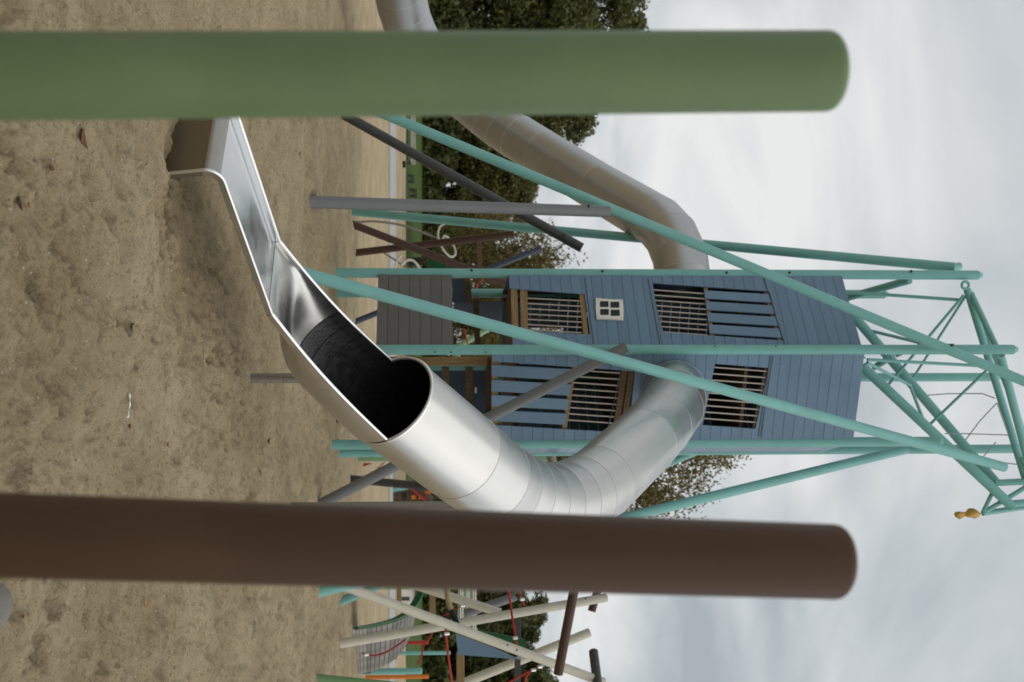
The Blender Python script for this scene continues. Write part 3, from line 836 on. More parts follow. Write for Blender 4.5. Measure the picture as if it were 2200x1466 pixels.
for i in range(9):
    y0 = 791 + 13.75 * i
    xl = 1534 - (y0 - 786) * .2
    cyl('window_bar', FRr.p3(xl - 4, y0 - .5, -.03), FRr.p3(xl + 116, y0 + 8.5, -.03), .0105, 'bar', FRr.par, 10, .001)
pbeam(FRr, 1649, 786, 1620, 926, .05, .04, -.045, 'wooddark')
pbeam(FRr, 1655, 766, 1629, 938, .010, .012, .001, 'bluedark', 'trim'); pbeam(FRr, 1660, 766, 1634, 938, .010, .012, .001, 'bluedark', 'trim')
# screws that show as dots on the boards
for (x, y) in ((1257, 618), (1263, 668), (1268, 719), (1382, 618), (1390, 667), (1402, 719), (1517, 606), (1532, 733), (1655, 620), (1670, 668), (1688, 720), (1772, 669), (1790, 718), (1807, 606), (815, 616), (813, 667), (810, 719), (966, 616), (967, 719)):
    p = FL.p3(x, y, .002); cyl('screw', p - FL.n * .01, p + FL.n * .005, .010, 'galv', FL.par if x > 1000 else FLg.par, 8, .001)
for (x, y) in ((1478, 785), (1672, 785), (1657, 852), (1641, 917), (1795, 789), (1786, 851), (1516, 854), (1061, 771), (1228, 777), (1858, 769), (1347, 768)):
    p = FRr.p3(x, y, .002); cyl('screw', p - FRr.n * .01, p + FRr.n * .005, .011, 'galv' if x != 1858 else 'bolt', FRr.par, 8, .001)
# inside, low down: joists, ladder beams, dark panels
def tb(name, x0, y0, d0, x1, y1, d1, w, h, material, upv=(0, 0, 1)): return beam(name, P(x0, y0, d0), P(x1, y1, d1), w, h, material, tower, upv)
tb('joist', 1004, 600, 19.2, 1008, 648, 19.8, .07, .09, 'wooddark'); tb('joist', 1022, 640, 19.9, 1026, 742, 20.4, .07, .09, 'wooddark')
f_bl = Face(PBL, back, None)
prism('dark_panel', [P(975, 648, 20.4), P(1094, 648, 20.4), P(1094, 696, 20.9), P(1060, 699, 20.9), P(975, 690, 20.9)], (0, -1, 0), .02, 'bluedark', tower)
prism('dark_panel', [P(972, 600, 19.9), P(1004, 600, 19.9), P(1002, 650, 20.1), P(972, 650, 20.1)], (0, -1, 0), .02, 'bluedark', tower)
tb('ladder_post', 700, 777, 18.6, 1046, 776, 18.6, .13, .12, 'wood', (0, 1, 0)); tb('ladder_post', 700, 900, 19.0, 1055, 900, 19.0, .1, .1, 'wooddark', (0, 1, 0))
for (x, y0, y1) in ((890, 770, 905), (957, 790, 905), (1008, 790, 905), (1052, 770, 920)): tb('ladder_rung', x, y0, 18.9, x, y1, 19.2, .09, .11, 'wooddark')
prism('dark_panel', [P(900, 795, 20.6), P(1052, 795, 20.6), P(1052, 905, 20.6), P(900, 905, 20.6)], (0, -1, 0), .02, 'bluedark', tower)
tb('teal_rail', 915, 789, 19.9, 1050, 789, 19.9, .1, .1, 'teal', (0, 1, 0))
for (x, y, c_) in ((974, 841.5, 'teal'), (1022, 838.5, 'white')):
    q = P(x, y, 20.5); beam('end_plate', q + Vector((-.045, 0, 0)), q + Vector((.045, 0, 0)), .06, .03, c_, tower)

# braces
def br(name, a, b, r, material, par=tower, foot=False, dome=0.0, seg=24):
    p0 = P(*a); p1 = P(*b)
    if foot:
        d = (p1 - p0).normalized()
        for _ in range(6):
            g = gz(p0.x, p0.y) - .3; p0 = p0 + d * ((g - p0.z) / d.z)
    return cyl(name, p0, p1, r, material, par, seg, .005, dome=dome)
br('brace', (692, 599, 14.25), (2158, 1004, 18.35), .071, 'teal', foot=True)
br('brace', (745, 212, 17.9), (2230, 832, 17.55), .071, 'teal', foot=True)
br('brace', (757, 455, 23.6), (2052, 575, 18.98), .076, 'teal', foot=True)
br('brace', (690, 1271, 16.9), (1948, 965, 18.95), .071, 'teal', foot=True)
br('brace', (735, 1291, 20.6), (1500, 967, 20.2), .071, 'teal', foot=True)
br('brace', (1990, 590, 19.2), (2062, 572, 19.5), .06, 'teal')
br('brace', (1820, 640, 20.0), (1955, 602, 18.95), .06, 'teal')
br('strut', (660, 434, 16.0), (1308, 455, 17.55), .079, 'grey', foot=True)
br('strut', (750, 253, 20.6), (1250, 533, 20.35), .079, 'greydark', foot=True)
br('strut', (700, 1078, 17.3), (1345, 746, 17.62), .075, 'grey', foot=True)
br('strut', (757, 1030, 23.4), (1050, 1059, 22.5), .074, 'greydark', foot=True)
br('strut', (1176, 940, 20.5), (1196, 1040, 20.5), .075, 'galv')
# bolts that read as dots
for (x, y, d) in ((2045, 742, 17.4), (1310, 775, 16.3), (1265, 443, 17.3), (1996, 960, 18.1), (1887, 956, 18.6), (1906, 955, 18.6), (1958, 583, 18.75), (1213, 505, 20.1), (935, 757, 17.78), (969, 757, 17.78), (1043, 757, 17.78), (1536, 744, 17.78), (1667, 744, 17.78), (1013, 581, 18.5), (1294, 583, 18.5), (1561, 586, 18.5), (1696, 586, 18.5)):
    bolt(P(x, y, d), tower, .021 if x not in (935, 969, 1043, 1536, 1667) else .012)

for (x, y, d) in ((1265, 443, 17.45), (2043, 741, 17.62), (1212, 505, 20.2), (1310, 772, 16.55)):
    q = P(x, y, d); cyl('clamp_pin', q + Vector((0, .14, 0)), q - Vector((0, .10, 0)), .016, 'galv', tower, 10, .003)
# crane top
jc = br('jib_chord', (1828, 672, 19.6), (2142, 1040, 19.1), .075, 'teal')
br('jib_chord', (1852, 787, 18.9), (2176, 1090, 18.75), .075, 'teal')
br('jib_chord', (2078, 622, 18.8), (2225, 1100, 18.95), .058, 'teal')
br('jib_chord', (2150, 766, 18.0), (2225, 1050, 18.6), .062, 'teal')
br('jib_chord', (2086, 630, 18.8), (2153, 772, 18.1), .045, 'teal')
br('jib_chord', (2090, 640, 19.4), (2200, 930, 19.6), .04, 'teal')
for (a, b, r_) in (((1822, 628, 19.4), (2066, 645, 18.9), .026), ((1862, 709, 19.6), (1990, 740, 19.0), .026), ((2071, 634, 18.8), (1908, 828, 19.3), .022), ((2074, 637, 18.9), (1962, 812, 19.6), .02),
                   ((2126, 790, 18.4), (1998, 912, 19.0), .022), ((1863, 773, 18.1), (2120, 787, 18.4), .024), ((1863, 779, 18.2), (1957, 829, 18.9), .024), ((1954, 826, 18.9), (1982, 898, 18.9), .024),
                   ((1918, 765, 19.4), (1878, 790, 19.8), .05), ((1985, 738, 19), (1925, 765, 19.3), .03)):
    br('jib_rod', a, b, r_, 'teal', seg=12)
for (pp, x, y, d) in ((PL, 2074, 613, 18.75), (fr, 2149, 761, 17.95)):
    c_ = P(x, y, d); ringp = [c_ + Vector((.055 * math.sin(a * math.pi / 8), 0, .055 * math.cos(a * math.pi / 8))) for a in range(16)]
    sweep('shackle', ringp, .022, 'teal', tower, 8, True)
tip = 18.85
for (a, b, r_) in (((2136, 1038, tip), (2225, 1034, tip), .05), ((2172, 1083, tip), (2230, 1078, tip), .055), ((2142, 1038, tip), (2111, 1103, tip), .032), ((2111, 1103, tip), (2215, 1040, tip), .036),
                   ((2111, 1103, tip), (2230, 1086, tip + .2), .042), ((2136, 1044, tip), (2178, 1087, tip), .035), ((2196, 985, tip), (2225, 1040, tip), .04)):
    br('jib_end_frame', a, b, r_, 'teal', seg=14)
for pts in ([(1985, 850, 18.9), (2040, 846, 18.9), (2110, 846, 18.8), (2138, 856, 18.7)], [(2142, 866, 18.7), (2105, 905, 18.8), (2075, 945, 18.9)], [(2142, 866, 18.7), (2168, 938, 18.9)], [(2030, 932, 18.9), (2070, 932, 18.9), (2168, 935, 18.9)],
            [(2140, 950, 18.9), (2105, 990, 18.9)], [(2160, 995, 18.9), (2185, 998, 18.9)]):
    sweep('jib_cable', [P(*p) for p in pts], .009, 'cable', tower, 8)
# gold pendant
def pendant():
    t = P(2106, 1104, tip); b = P(2050, 1105, tip)
    ln = t.z - b.z
    prof = [(0, .004), (.04, .028), (.10, .046), (.20, .056), (.29, .050), (.36, .034), (.40, .030), (.45, .040), (.55, .062), (.66, .072), (.78, .070), (.88, .055), (.95, .030), (1, .008)]
    V = []; Fc = []; seg = 18
    for (f_, r_) in prof:
        for k in range(seg):
            a = 2 * math.pi * k / seg; q = r_ * (1 + .16 * math.sin(3 * a + f_ * 9) + .10 * math.sin(5 * a - f_ * 23)); V.append((b.x + .012 * math.sin(f_ * 7) + q * math.cos(a), b.y + q * .8 * math.sin(a), b.z + ln * f_))
    for i in range(len(prof) - 1):
        for k in range(seg): Fc.append((i * seg + k, i * seg + (k + 1) % seg, (i + 1) * seg + (k + 1) % seg, (i + 1) * seg + k))
    Fc.append(tuple(range(seg))[::-1]); Fc.append(tuple(range((len(prof) - 1) * seg, len(prof) * seg)))
    rt_ = root('pendant', b, 'golden gourd-shaped pendant hanging from the tip of the teal crane jib', 'pendant')
    obj('body', V, Fc, 'gold', rt_, True, 60)
    sweep('cord', [t - Vector((0, 0, .02)), P(2112, 1103, tip)], .008, 'cable', rt_, 6)
pendant()

# ------------------------------------------------------------------ the second tube slide behind
s2p = [P(852, -75, 20.6), P(862, 0, 21.6), P(884, 68, 22.8), P(935, 150, 24.2), P(1030, 235, 24.4), P(1085, 278, 24.2), P(1262, 388, 22.9), P(1415, 478, 20.9)]
slide2 = root('tube_slide', (s2p[3].x, s2p[3].y, gz(s2p[3].x, s2p[3].y)), 'dull steel tube slide leaving the left side of the tower, passing behind the green post', 'slide')
def mk2():
    c = catmull(s2p, 20); ln = [0]
    for i in range(1, len(c)): ln.append(ln[-1] + (c[i] - c[i - 1]).length)
    ks = []
    for b in [0, .06, .12, .18, .24, .30, .36, .42, .46, .50, .54, .58, .64, .80, 1.0]:
        s = b * ln[-1]
        for i in range(1, len(c)):
            if ln[i] >= s - 1e-9: ks.append(c[i - 1].lerp(c[i], (s - ln[i - 1]) / max(1e-9, ln[i] - ln[i - 1]))); break
    ks += [P(1442, 508, 20.3), P(1461, 553, 19.8), P(1466, 590, 19.65), P(1467, 618, 19.6)]
    mitre(ks, .425, slide2, 'steel2', 'seam2')
    return ks
ks2 = mk2()
for (q, top) in ((ks2[6], ks2[6].z - .3),):
    cyl('support_leg', (q.x, q.y, gz(q.x, q.y) - .2), (q.x, q.y, top), .06, 'galv', slide2, 16, .004)

# ------------------------------------------------------------------ brown climbing frame behind, left of the tower
cf = root('climbing_frame', P(765, 520, 24.5), 'brown crossed-pole climbing frame with curled white tubes beside the tower', 'climbing frame')
br('pole', (757, 482, 24.0), (1096, 614, 24.6), .072, 'brown2', cf, True); br('pole', (768, 543, 25.3), (1105, 503, 24.9), .072, 'brown2', cf, True)
br('pole', (767, 690, 24.4), (1162, 534, 25.6), .058, 'navy', cf, True)
beam('crossbar', P(1028, 512, 25.0), P(1030, 600, 25.3), .1, .1, 'wooddark', cf)
def curl_tube(pts, d, r, material, nm='curled_tube'): return sweep(nm, catmull([P(x, y, d + (k * .03)) for k, (x, y) in enumerate(pts)], 8), r, material, cf, 10)
curl_tube([(765, 478), (800, 476), (835, 479), (870, 486), (905, 499), (940, 513)], 25.0, .024, 'galv')
curl_tube([(955, 481), (944, 489), (941, 508), (947, 527), (957, 543), (969, 552), (978, 547), (977, 534), (968, 520), (956, 507), (952, 512)], 25.2, .022, 'white')
curl_tube([(951, 513), (955, 507), (963, 511), (970, 520)], 25.6, .018, 'white')
curl_tube([(846, 590), (849, 572), (856, 556), (864, 548)], 25.2, .02, 'white'); curl_tube([(863, 570), (872, 561), (884, 559), (895, 567), (903, 582), (905, 596)], 25.3, .024, 'white')
curl_tube([(824, 543), (850, 560), (880, 580)], 25.5, .018, 'galv', 'guy_rod')
prism('green_board', [P(920, 552, 26), P(920, 580, 26), P(980, 582, 26), P(950, 566, 26)], (0, -1, 0), .03, 'greenpanel', cf)
sweep('red_cable', catmull([P(1036, 599, 23.0), P(1030, 606, 23.0), P(1024, 616, 23.0), P(1021, 628, 23.0)], 6), .018, 'red', cf, 8)
# pale green posts with a red net behind the tower
pg = root('net_frame', P(775, 985, 26.4), 'pale green net frame seen behind the tower, red net foot beside it', 'climbing frame')
br('pole', (776, 985, 26.2), (1182, 987, 26.2), .063, 'palegreen', pg, True)
br('pole', (960, 760, 26.5), (1060, 700, 26.6), .06, 'palegreen', pg); br('pole', (930, 700, 26.6), (985, 770, 26.5), .06, 'palegreen', pg)
prism('net_foot', [P(781, 995, 26.0), P(780, 1003, 26.0), P(800, 996, 26.0)], (0, -1, 0), .03, 'red', pg)
sweep('rope', [P(811, 1007, 26.0), P(826, 994, 26.2)], .012, 'red', pg, 6); sweep('rope', catmull([P(996, 704, 24), P(1000, 722, 24), P(1008, 750, 24)], 5), .016, 'red', pg, 6)
beam('top_bar', P(1160, 960, 26.3), P(1160, 1000, 26.3), .12, .12, 'palegreen', pg)

# ------------------------------------------------------------------ cream net climbing frame at the right
cr = root('rope_climbing_frame', P(727, 1383, 20.2), 'cream leaning-pole climbing frame with red ropes right of the brown post', 'climbing frame')
br('pole', (712, 1249, 18.6), (1296, 1466, 20.6), .073, 'cream', cr, True); br('pole', (727, 1384, 20.1), (1303, 1284, 21.2), .073, 'cream', cr, True)
br('pole', (860, 1247, 23.4), (1075, 1317, 23.2), .08, 'cream', cr, True); br('pole', (880, 1514, 22.0), (1267, 1359, 22.6), .08, 'cream', cr, True)
br('crossbar', (1246, 1200, 19.3), (1199, 1449, 19.4), .074, 'brown2', cr); br('crossbar', (1300, 1210, 21.5), (1271, 1314, 21.35), .068, 'brown2', cr)
br('crossbar', (1275, 1400, 21.0), (1290, 1520, 20.0), .078, 'greydark', cr)
br('pole', (1000, 1318, 23.6), (1107, 1282, 23.8), .08, 'grey', cr)
prism('blue_board', [P(979, 1362, 20.4), P(984, 1407, 20.4), P(1050, 1412, 20.4), P(1118, 1418, 20.4), P(1060, 1392, 20.4)], (0, -1, 0), .03, 'blue', cr)
prism('green_board', [P(1030, 1354, 20.9), P(1128, 1374, 20.9), P(1128, 1393, 20.9), P(1040, 1366, 20.9)], (0, -1, 0), .03, 'greenpanel', cr)
beam('steel_beam', P(1113, 1322, 21.6), P(1112, 1380, 21.5), .08, .1, 'greydark', cr); beam('steel_beam', P(1112, 1416, 21.6), P(1112, 1500, 21.5), .08, .1, 'greydark', cr)
beam('timber_beam', P(989, 1402, 21.2), P(989, 1500, 21.2), .1, .13, 'woodflat', cr)
beam('timber_beam', P(928, 1240, 24.5), P(929, 1321, 24.5), .1, .12, 'woodflat', cr); beam('timber_beam', P(857, 1240, 27), P(858, 1312, 27), .1, .1, 'woodflat', cr)
def rope(pts, r=.018, material='red', nm='rope', d=20.0):
    return sweep(nm, catmull([P(p[0], p[1], p[2] if len(p) > 2 else d) for p in pts], 6), r, material, cr, 8)
rope([(958, 1352, 19.4), (960, 1385, 19.6), (971, 1470, 20)]); rope([(1090, 1240, 20.4), (1097, 1300, 20.4), (1107, 1371, 20.2), (1110, 1386, 20.2)]); rope([(1112, 1250, 20.8), (1120, 1285, 20.8), (1126, 1301, 20.9)])
rope([(1165, 1430, 20.2), (1131, 1446, 20.2), (1086, 1470, 20.2)]); rope([(1140, 1443, 20.2), (1130, 1455, 20.2), (1128, 1480, 20.2)])
rope([(778, 1403, 22), (800, 1409, 22), (828, 1402, 22), (855, 1386, 22), (872, 1374, 22)], .016); rope([(917, 1379, 22), (924, 1368, 22), (930, 1358, 22)], .016); rope([(910, 1385, 22), (905, 1412, 22), (897, 1428, 22)], .016)
rope([(940, 1330, 20.6), (975, 1312, 20.6), (1000, 1298, 20.6)], .012)
for (x, y, d) in ((1107, 1371, 20.15), (1122, 1288, 20.7), (1146, 1440, 20.1), (1160, 1433, 20.1), (960, 1362, 19.35), (787, 1407, 21.9), (994, 1302, 20.5)):
    q = P(x, y, d); u_ = Vector((0, .3, 1)).normalized(); cyl('rope_clip', q - u_ * .04, q + u_ * .04, .026, 'bright', cr, 10, .006)
rope([(955, 1215, 19.9), (961, 1270, 19.8), (964, 1295, 19.8), (971, 1314, 19.8)], .045, 'rope', 'thick_rope'); rope([(969, 1309, 19.8), (975, 1324, 19.8), (981, 1341, 19.75)], .05, 'black', 'rope_sleeve')
bolts_ = [(1031, 1367), (1090, 1386), (1110, 1397), (993, 1347), (1258, 1286)]
for (x, y) in bolts_: bolt(P(x, y, 19.6), cr, .016)

# slatted wooden ramp
ra = [(757, 1352, 23.6), (780, 1349, 23.7), (810, 1343, 23.8), (845, 1333, 23.9), (872, 1317, 24.0), (890, 1295, 24.1), (902, 1268, 24.2), (908, 1240, 24.2)]
rb = [(764, 1449, 25.0), (782, 1447, 25.1), (805, 1441, 25.2), (835, 1427, 25.3), (860, 1405, 25.4), (876, 1380, 25.5), (886, 1352, 25.6), (892, 1325, 25.6)]
ramp_ = root('slatted_ramp', P(757, 1400, 24.2), 'grey weathered plank ramp curving up with a dark green edge', 'ramp')
ca = catmull([P(*p) for p in ra], 6); cb = catmull([P(*p) for p in rb], 6)
for i in range(0, len(ca) - 2, 2):
    q = [ca[i], cb[i], cb[i + 2].lerp(cb[i], .12), ca[i + 2].lerp(ca[i], .12)]
    n_ = (q[1] - q[0]).cross(q[3] - q[0]); n_ = n_ if n_.y < 0 else -n_
    prism('plank', q, n_, .05, 'deck', ramp_)
V = []; Fc = []
for p in ca: V += [p + Vector((-.03, -.03, -.02)), p + Vector((-.05, -.03, .10)), p + Vector((.02, .03, .10)), p + Vector((.02, .03, -.02))]
for i in range(len(ca) - 1):
    for k in range(4): Fc.append((i * 4 + k, i * 4 + (k + 1) % 4, i * 4 + 4 + (k + 1) % 4, i * 4 + 4 + k))
obj('green_edge', V, Fc, 'greenpanel', ramp_, True, 30)
for (i) in (10, 22, 34):
    p = cb[i]; cyl('prop', (p.x, p.y + .05, gz(p.x, p.y) - .1), (p.x, p.y + .05, p.z), .05, 'wooddark', ramp_, 12, .004)

# small coloured posts beyond the ramp
def far_post(name, x0, x1, y, d, r, material, label, cap=True):
    a = P(x0, y, d); b = P(x1, y, d)
    t = root(name, (a.x, a.y, gz(a.x, a.y)), label, 'post')
    cyl('shaft', (a.x, a.y, gz(a.x, a.y) - .1), b, r, material, t, 18, .004, dome=r * .5); return t
far_post('short_post', 812, 907, 1442, 26.2, .064, 'teal', 'short thick teal post just past the plank ramp')
far_post('short_post', 850, 921, 1454, 29.0, .045, 'orange', 'short orange post next to the short teal post')
far_post('short_post', 860, 921, 1381, 28.0, .04, 'red', 'short red post rising behind the plank ramp')
far_post('short_post', 862, 968, 1403, 29.0, .042, 'teal', 'slim teal post behind the plank ramp, left of the short teal post')
gp = root('leaning_post', P(691, 1460, 17.2), 'green leaning post at the far right edge, its foot in the sand', 'post')
br('shaft', (692, 1461, 17.2), (1180, 1510, 17.6), .072, 'midgreen', gp, True)

# ------------------------------------------------------------------ far playhouse, benches
def playhouse():
    d = 45.5; a = P(846, 1046, d); b = P(846, 1150, d); zb = gz(a.x, a.y) - .05; top = P(920, 1046, d).z
    t = root('playhouse', ((a.x + b.x) / 2, d, zb), 'small brown wooden playhouse with orange windows far beyond the slide', 'playhouse')
    n = 9
    for i in range(n):
        z0 = zb + (top - .12 - zb) * i / n; z1 = zb + (top - .12 - zb) * (i + 1) / n - .012
        prism('plank', [(a.x + .1, d, z0), (b.x, d, z0), (b.x, d, z1), (a.x + .1, d, z1)], (0, -1, 0), 1.6, 'wooddark', t)
    for (x0, x1, y0, y1) in ((884, 893, 1064, 1073), (899, 914, 1064, 1073)):
        prism('window', [P(x0, y0, d - .03), P(x0, y1, d - .03), P(x1, y1, d - .03), P(x1, y0, d - .03)], (0, -1, 0), .03, 'orange', t)
    prism('window', [P(866, 1060, d - .03), P(866, 1074, d - .03), P(874, 1074, d - .03), P(874, 1060, d - .03)], (0, -1, 0), .03, 'pane', t)
    beam('roof_edge', P(841, 1054, d - .15), P(884, 1046, d - .15), .2, .12, 'teal', t)
    prism('roof', [P(884, 1045, d - .2), P(925, 1085, d - .2), P(925, 1150, d - .2), P(931, 1150, d - .2), P(931, 1083, d - .2), P(890, 1040, d - .2)], (0, -1, 0), 2.0, 'brown2', t)
    prism('red_trim', [P(882, 1047, d - .23), P(918, 1075, d - .23), P(913, 1078, d - .23), P(879, 1049, d - .23)], (0, -1, 0), .03, 'red', t)
    prism('orange_panel', [P(898, 1050, d + .5), P(898, 1060, d + .5), P(926, 1062, d + .5), P(926, 1050, d + .5)], (0, -1, 0), .04, 'orange', t)
playhouse()
def cabin():
    d = 49.0; t = root('site_cabin', (P(858, 1270, d).x, d, float(base_z(0, d))), 'white cabin wall with dark doorway far behind the cream poles', 'cabin')
    prism('wall', [P(846, 1225, d), P(846, 1304, d), P(892, 1304, d), P(892, 1225, d)], (0, -1, 0), 2.4, 'white', t)
    prism('doorway', [P(848, 1283, d - .02), P(848, 1291, d - .02), P(880, 1291, d - .02), P(880, 1283, d - .02)], (0, -1, 0), .03, 'greydark', t)
    prism('roof', [P(892, 1222, d - .1), P(892, 1308, d - .1), P(897, 1308, d - .1), P(897, 1222, d - .1)], (0, -1, 0), 2.7, 'greydark', t)
cabin()
def louvre():
    d = 40.0; t = root('louvre_screen', (P(860, 1320, d).x, d, float(base_z(0, d))), 'white and pale green slatted screen on posts behind the thick rope', 'screen')
    for i in range(9):
        x = 985 + i * 4.6
        beam('slat', P(x, 1258, d), P(x, 1357, d), .03, .04, 'white' if i % 3 else 'palegreen', t)
    for y in (1262, 1352):
        a = P(860, y, d + .05); b = P(1026, y, d + .05); beam('post', (a.x, a.y, float(base_z(0, d)) - .1), b, .07, .07, 'palegreen', t, (0, 1, 0))
louvre()
def bench(x0, x1, y0, y1, d, label, nsl, material, legm, back=True, nm='bench'):
    a = P(x0, y0, d); b = P(x0, y1, d); zb = gz(a.x, d) if d < 55 else float(base_z(0, d)) + .03
    h = P(x1, y0, d).z - zb
    t = root(nm, ((a.x + b.x) / 2, d, zb), label, 'bench')
    for i in range(nsl):
        z = zb + h * (.5 + .5 * (i + .5) / nsl) if back else zb + h * (i + .7) / nsl
        beam('slat', (a.x, d + .12 * (i / nsl), z), (b.x, d + .12 * (i / nsl), z), .05, h * .4 / nsl, material, t)
    beam('seat', (a.x, d - .22, zb + h * .48), (b.x, d - .22, zb + h * .48), .42, .05, material, t)
    for xx in (a.x + .06, b.x - .06):
        beam('leg', (xx, d - .35, zb - .05), (xx, d - .35, zb + h * .47), .05, .06, legm, t, (0, 1, 0)); beam('leg', (xx, d + .1, zb - .05), (xx, d + .16, zb + h), .05, .06, legm, t, (0, 1, 0))
bench(868, 893, 236, 354, 56.5, 'long pale slatted bench at the far edge of the sand', 3, 'benchwood', 'greydark')
bench(871, 890, 376, 394, 57.5, 'short dark bench on the grass, next to the long pale bench', 2, 'greydark', 'greydark')
bench(872, 896, 406, 425, 58.5, 'reddish brown wooden bench on the grass nearest the grey strut', 4, 'brown2', 'greydark')
def sandframe():
    d = 53; a = P(849, 347.5, d); b = P(849, 359, d); zb = gz(a.x, d); h = P(870, 347, d).z - zb
    t = root('frame_stool', ((a.x + b.x) / 2, d, zb), 'black square metal frame stool on the far sand', 'stool')
    for xx in (a.x, b.x): beam('leg', (xx, d, zb - .05), (xx, d, zb + h), .05, .05, 'black', t, (0, 1, 0))
    beam('seat', (a.x, d, zb + h), (b.x, d, zb + h), .5, .05, 'black', t); beam('foot_bar', (a.x, d, zb + .04), (b.x, d, zb + .04), .05, .05, 'black', t)
sandframe()

# ------------------------------------------------------------------ trees
def tree(name, x, ytop_x, d, crown_w, zbase, label, leafm, nleaf, size, sparse=0.0, clumps=60, h0=.18, group='trees round the playground', seedv=0, aspect=1.0, hang=0.0):
    """x: photo y-coordinate of the trunk, ytop_x: photo x-coordinate of the crown top"""
    rg = np.random.default_rng(100 + seedv)
    q = P(zbase, x, d); gzb = float(base_z(q.x, d)) if d > 34 else gz(q.x, d)
    top = P(ytop_x, x, d).z; H = top - gzb
    t = root(name, (q.x, d, gzb), label, 'tree', group)
    tr = .014 * H + .06
    pts = [Vector((q.x + .012 * H * math.sin(k * 1.7 + seedv), d + .01 * H * math.cos(k * 2.1 + seedv), gzb - .2 + H * .9 * k / 6)) for k in range(7)]
    trunk = sweep('trunk', pts, [tr * (1.15 - .95 * k / 6) for k in range(7)], 'bark', t, 10)
    zc0 = gzb + H * h0; zc1 = top; cz = (zc0 + zc1) / 2; hz = (zc1 - zc0) / 2; hw = crown_w / 2
    cs = []
    while len(cs) < clumps:
        v = rg.normal(size=3); v /= np.linalg.norm(v); rr = rg.random() ** (.42)
        p = v * rr * .84; zf = p[2]
        wz = math.sqrt(max(0, 1 - (max(zf, -.2) * .95) ** 2))
        cs.append((q.x + p[0] * hw * (.72 + .28 * wz), d + p[1] * hw * aspect, cz + zf * hz, rg.uniform(.55, 1.15)))
    for k in range(min(10, clumps)):
        c = cs[k * 3 % len(cs)]; b0 = pts[min(6, max(1, int((c[2] - gzb) / H * 6) - 1))]
        sweep('limb', [b0, b0.lerp(Vector(c[:3]), .5) + Vector((0, 0, -.03 * H)), Vector(c[:3])], [tr * .32, tr * .2, tr * .06], 'bark', t, 6)
    per = nleaf // clumps
    cen = np.repeat(np.array([c[:3] for c in cs]), per, 0); sz = np.repeat(np.array([c[3] for c in cs]), per)
    cl = crown_w * (.13 if sparse else .135) * sz
    off = rg.normal(size=(len(cen), 3)); off /= np.linalg.norm(off, axis=1)[:, None]; off *= (rg.random(len(cen)) ** .5)[:, None]
    pos = cen + off * cl[:, None] * np.array([1, 1, .75 + hang])
    if hang: pos[:, 2] -= np.abs(rg.normal(size=len(pos))) * hang * cl
    a = rg.normal(size=(len(pos), 3)); a /= np.linalg.norm(a, axis=1)[:, None]
    bb = rg.normal(size=(len(pos), 3)); bb -= (bb * a).sum(1)[:, None] * a; bb /= np.linalg.norm(bb, axis=1)[:, None]
    s_ = (size * rg.uniform(.6, 1.35, len(pos)))[:, None]
    v0 = pos - a * s_; v1 = pos + bb * s_ * .55; v2 = pos + a * s_; v3 = pos - bb * s_ * .55
    co_ = np.stack([v0, v1, v2, v3], 1).reshape(-1, 3) - np.array([q.x, d, cz])
    n_ = len(pos); me_ = bpy.data.meshes.new('crown')
    me_.vertices.add(n_ * 4); me_.vertices.foreach_set('co', co_.ravel()); me_.loops.add(n_ * 4); me_.loops.foreach_set('vertex_index', np.arange(n_ * 4))
    me_.polygons.add(n_); me_.polygons.foreach_set('loop_start', np.arange(0, n_ * 4, 4)); me_.polygons.foreach_set('loop_total', np.full(n_, 4)); me_.update(calc_edges=True)
    me_.materials.append(M[leafm]); o = bpy.data.objects.new('crown', me_); C.objects.link(o); o.parent = t; o.location = Vector((0, 0, cz - gzb))
tree('broadleaf_tree', 10, 1440, 80, 9.5, 905, 'tallest dense dark green tree, above the far slide', 'leafdark', 57800, 0.145, seedv=1, h0=.02, clumps=170)
tree('broadleaf_tree', -150, 1330, 84, 9, 905, 'dense dark green tree at the left edge beside the tallest one', 'leafdark', 34000, 0.158, seedv=2, h0=.02, clumps=120)
tree('broadleaf_tree', 150, 1375, 85, 8, 905, 'dark green tree mostly hidden behind the green post', 'leafdark', 34000, 0.152, seedv=3, h0=.02, clumps=120)
tree('broadleaf_tree', 232, 1335, 80, 7, 905, 'dense green tree directly right of the green post', 'leafdark', 44200, 0.139, seedv=4, h0=.02, clumps=150)
tree('broadleaf_tree', 325, 1240, 78, 6.6, 905, 'dense green tree behind the pale bench and dull slide', 'leafmid', 40800, 0.132, seedv=5, h0=.02, clumps=140)
tree('broadleaf_tree', 425, 1160, 77, 6.0, 905, 'lower bushy green tree behind the grey upright strut', 'leafmid', 40800, 0.125, seedv=6, h0=.0, clumps=140)
tree('broadleaf_tree', 505, 1085, 79, 5.2, 905, 'low brownish green tree behind the brown climbing frame', 'leafmid', 30600, 0.125, seedv=7, h0=.0, clumps=110)
tree('birch_tree', 560, 1262, 58, 6.0, 905, 'thin brownish birch with wispy twigs left of the tower', 'leafbrown', 15000, .075, sparse=1, seedv=8, h0=.15, clumps=120, hang=.8)
tree('birch_tree', 700, 1240, 62, 6.5, 905, 'sparse brown birch standing directly behind the tower', 'leafbrown', 16000, .085, sparse=1, seedv=9, h0=.04, clumps=110, hang=.6)
tree('birch_tree', 905, 1690, 52, 9.4, 905, 'tall sparse brown birch behind the bend of the near slide', 'leafbrown', 110000, .078, sparse=1, seedv=10, h0=.06, clumps=230, hang=.6)
tree('broadleaf_tree', 1195, 1150, 82, 6.0, 905, 'dark green tree mostly hidden behind the brown post', 'leafdark', 28900, 0.132, seedv=11, h0=.0, clumps=120)
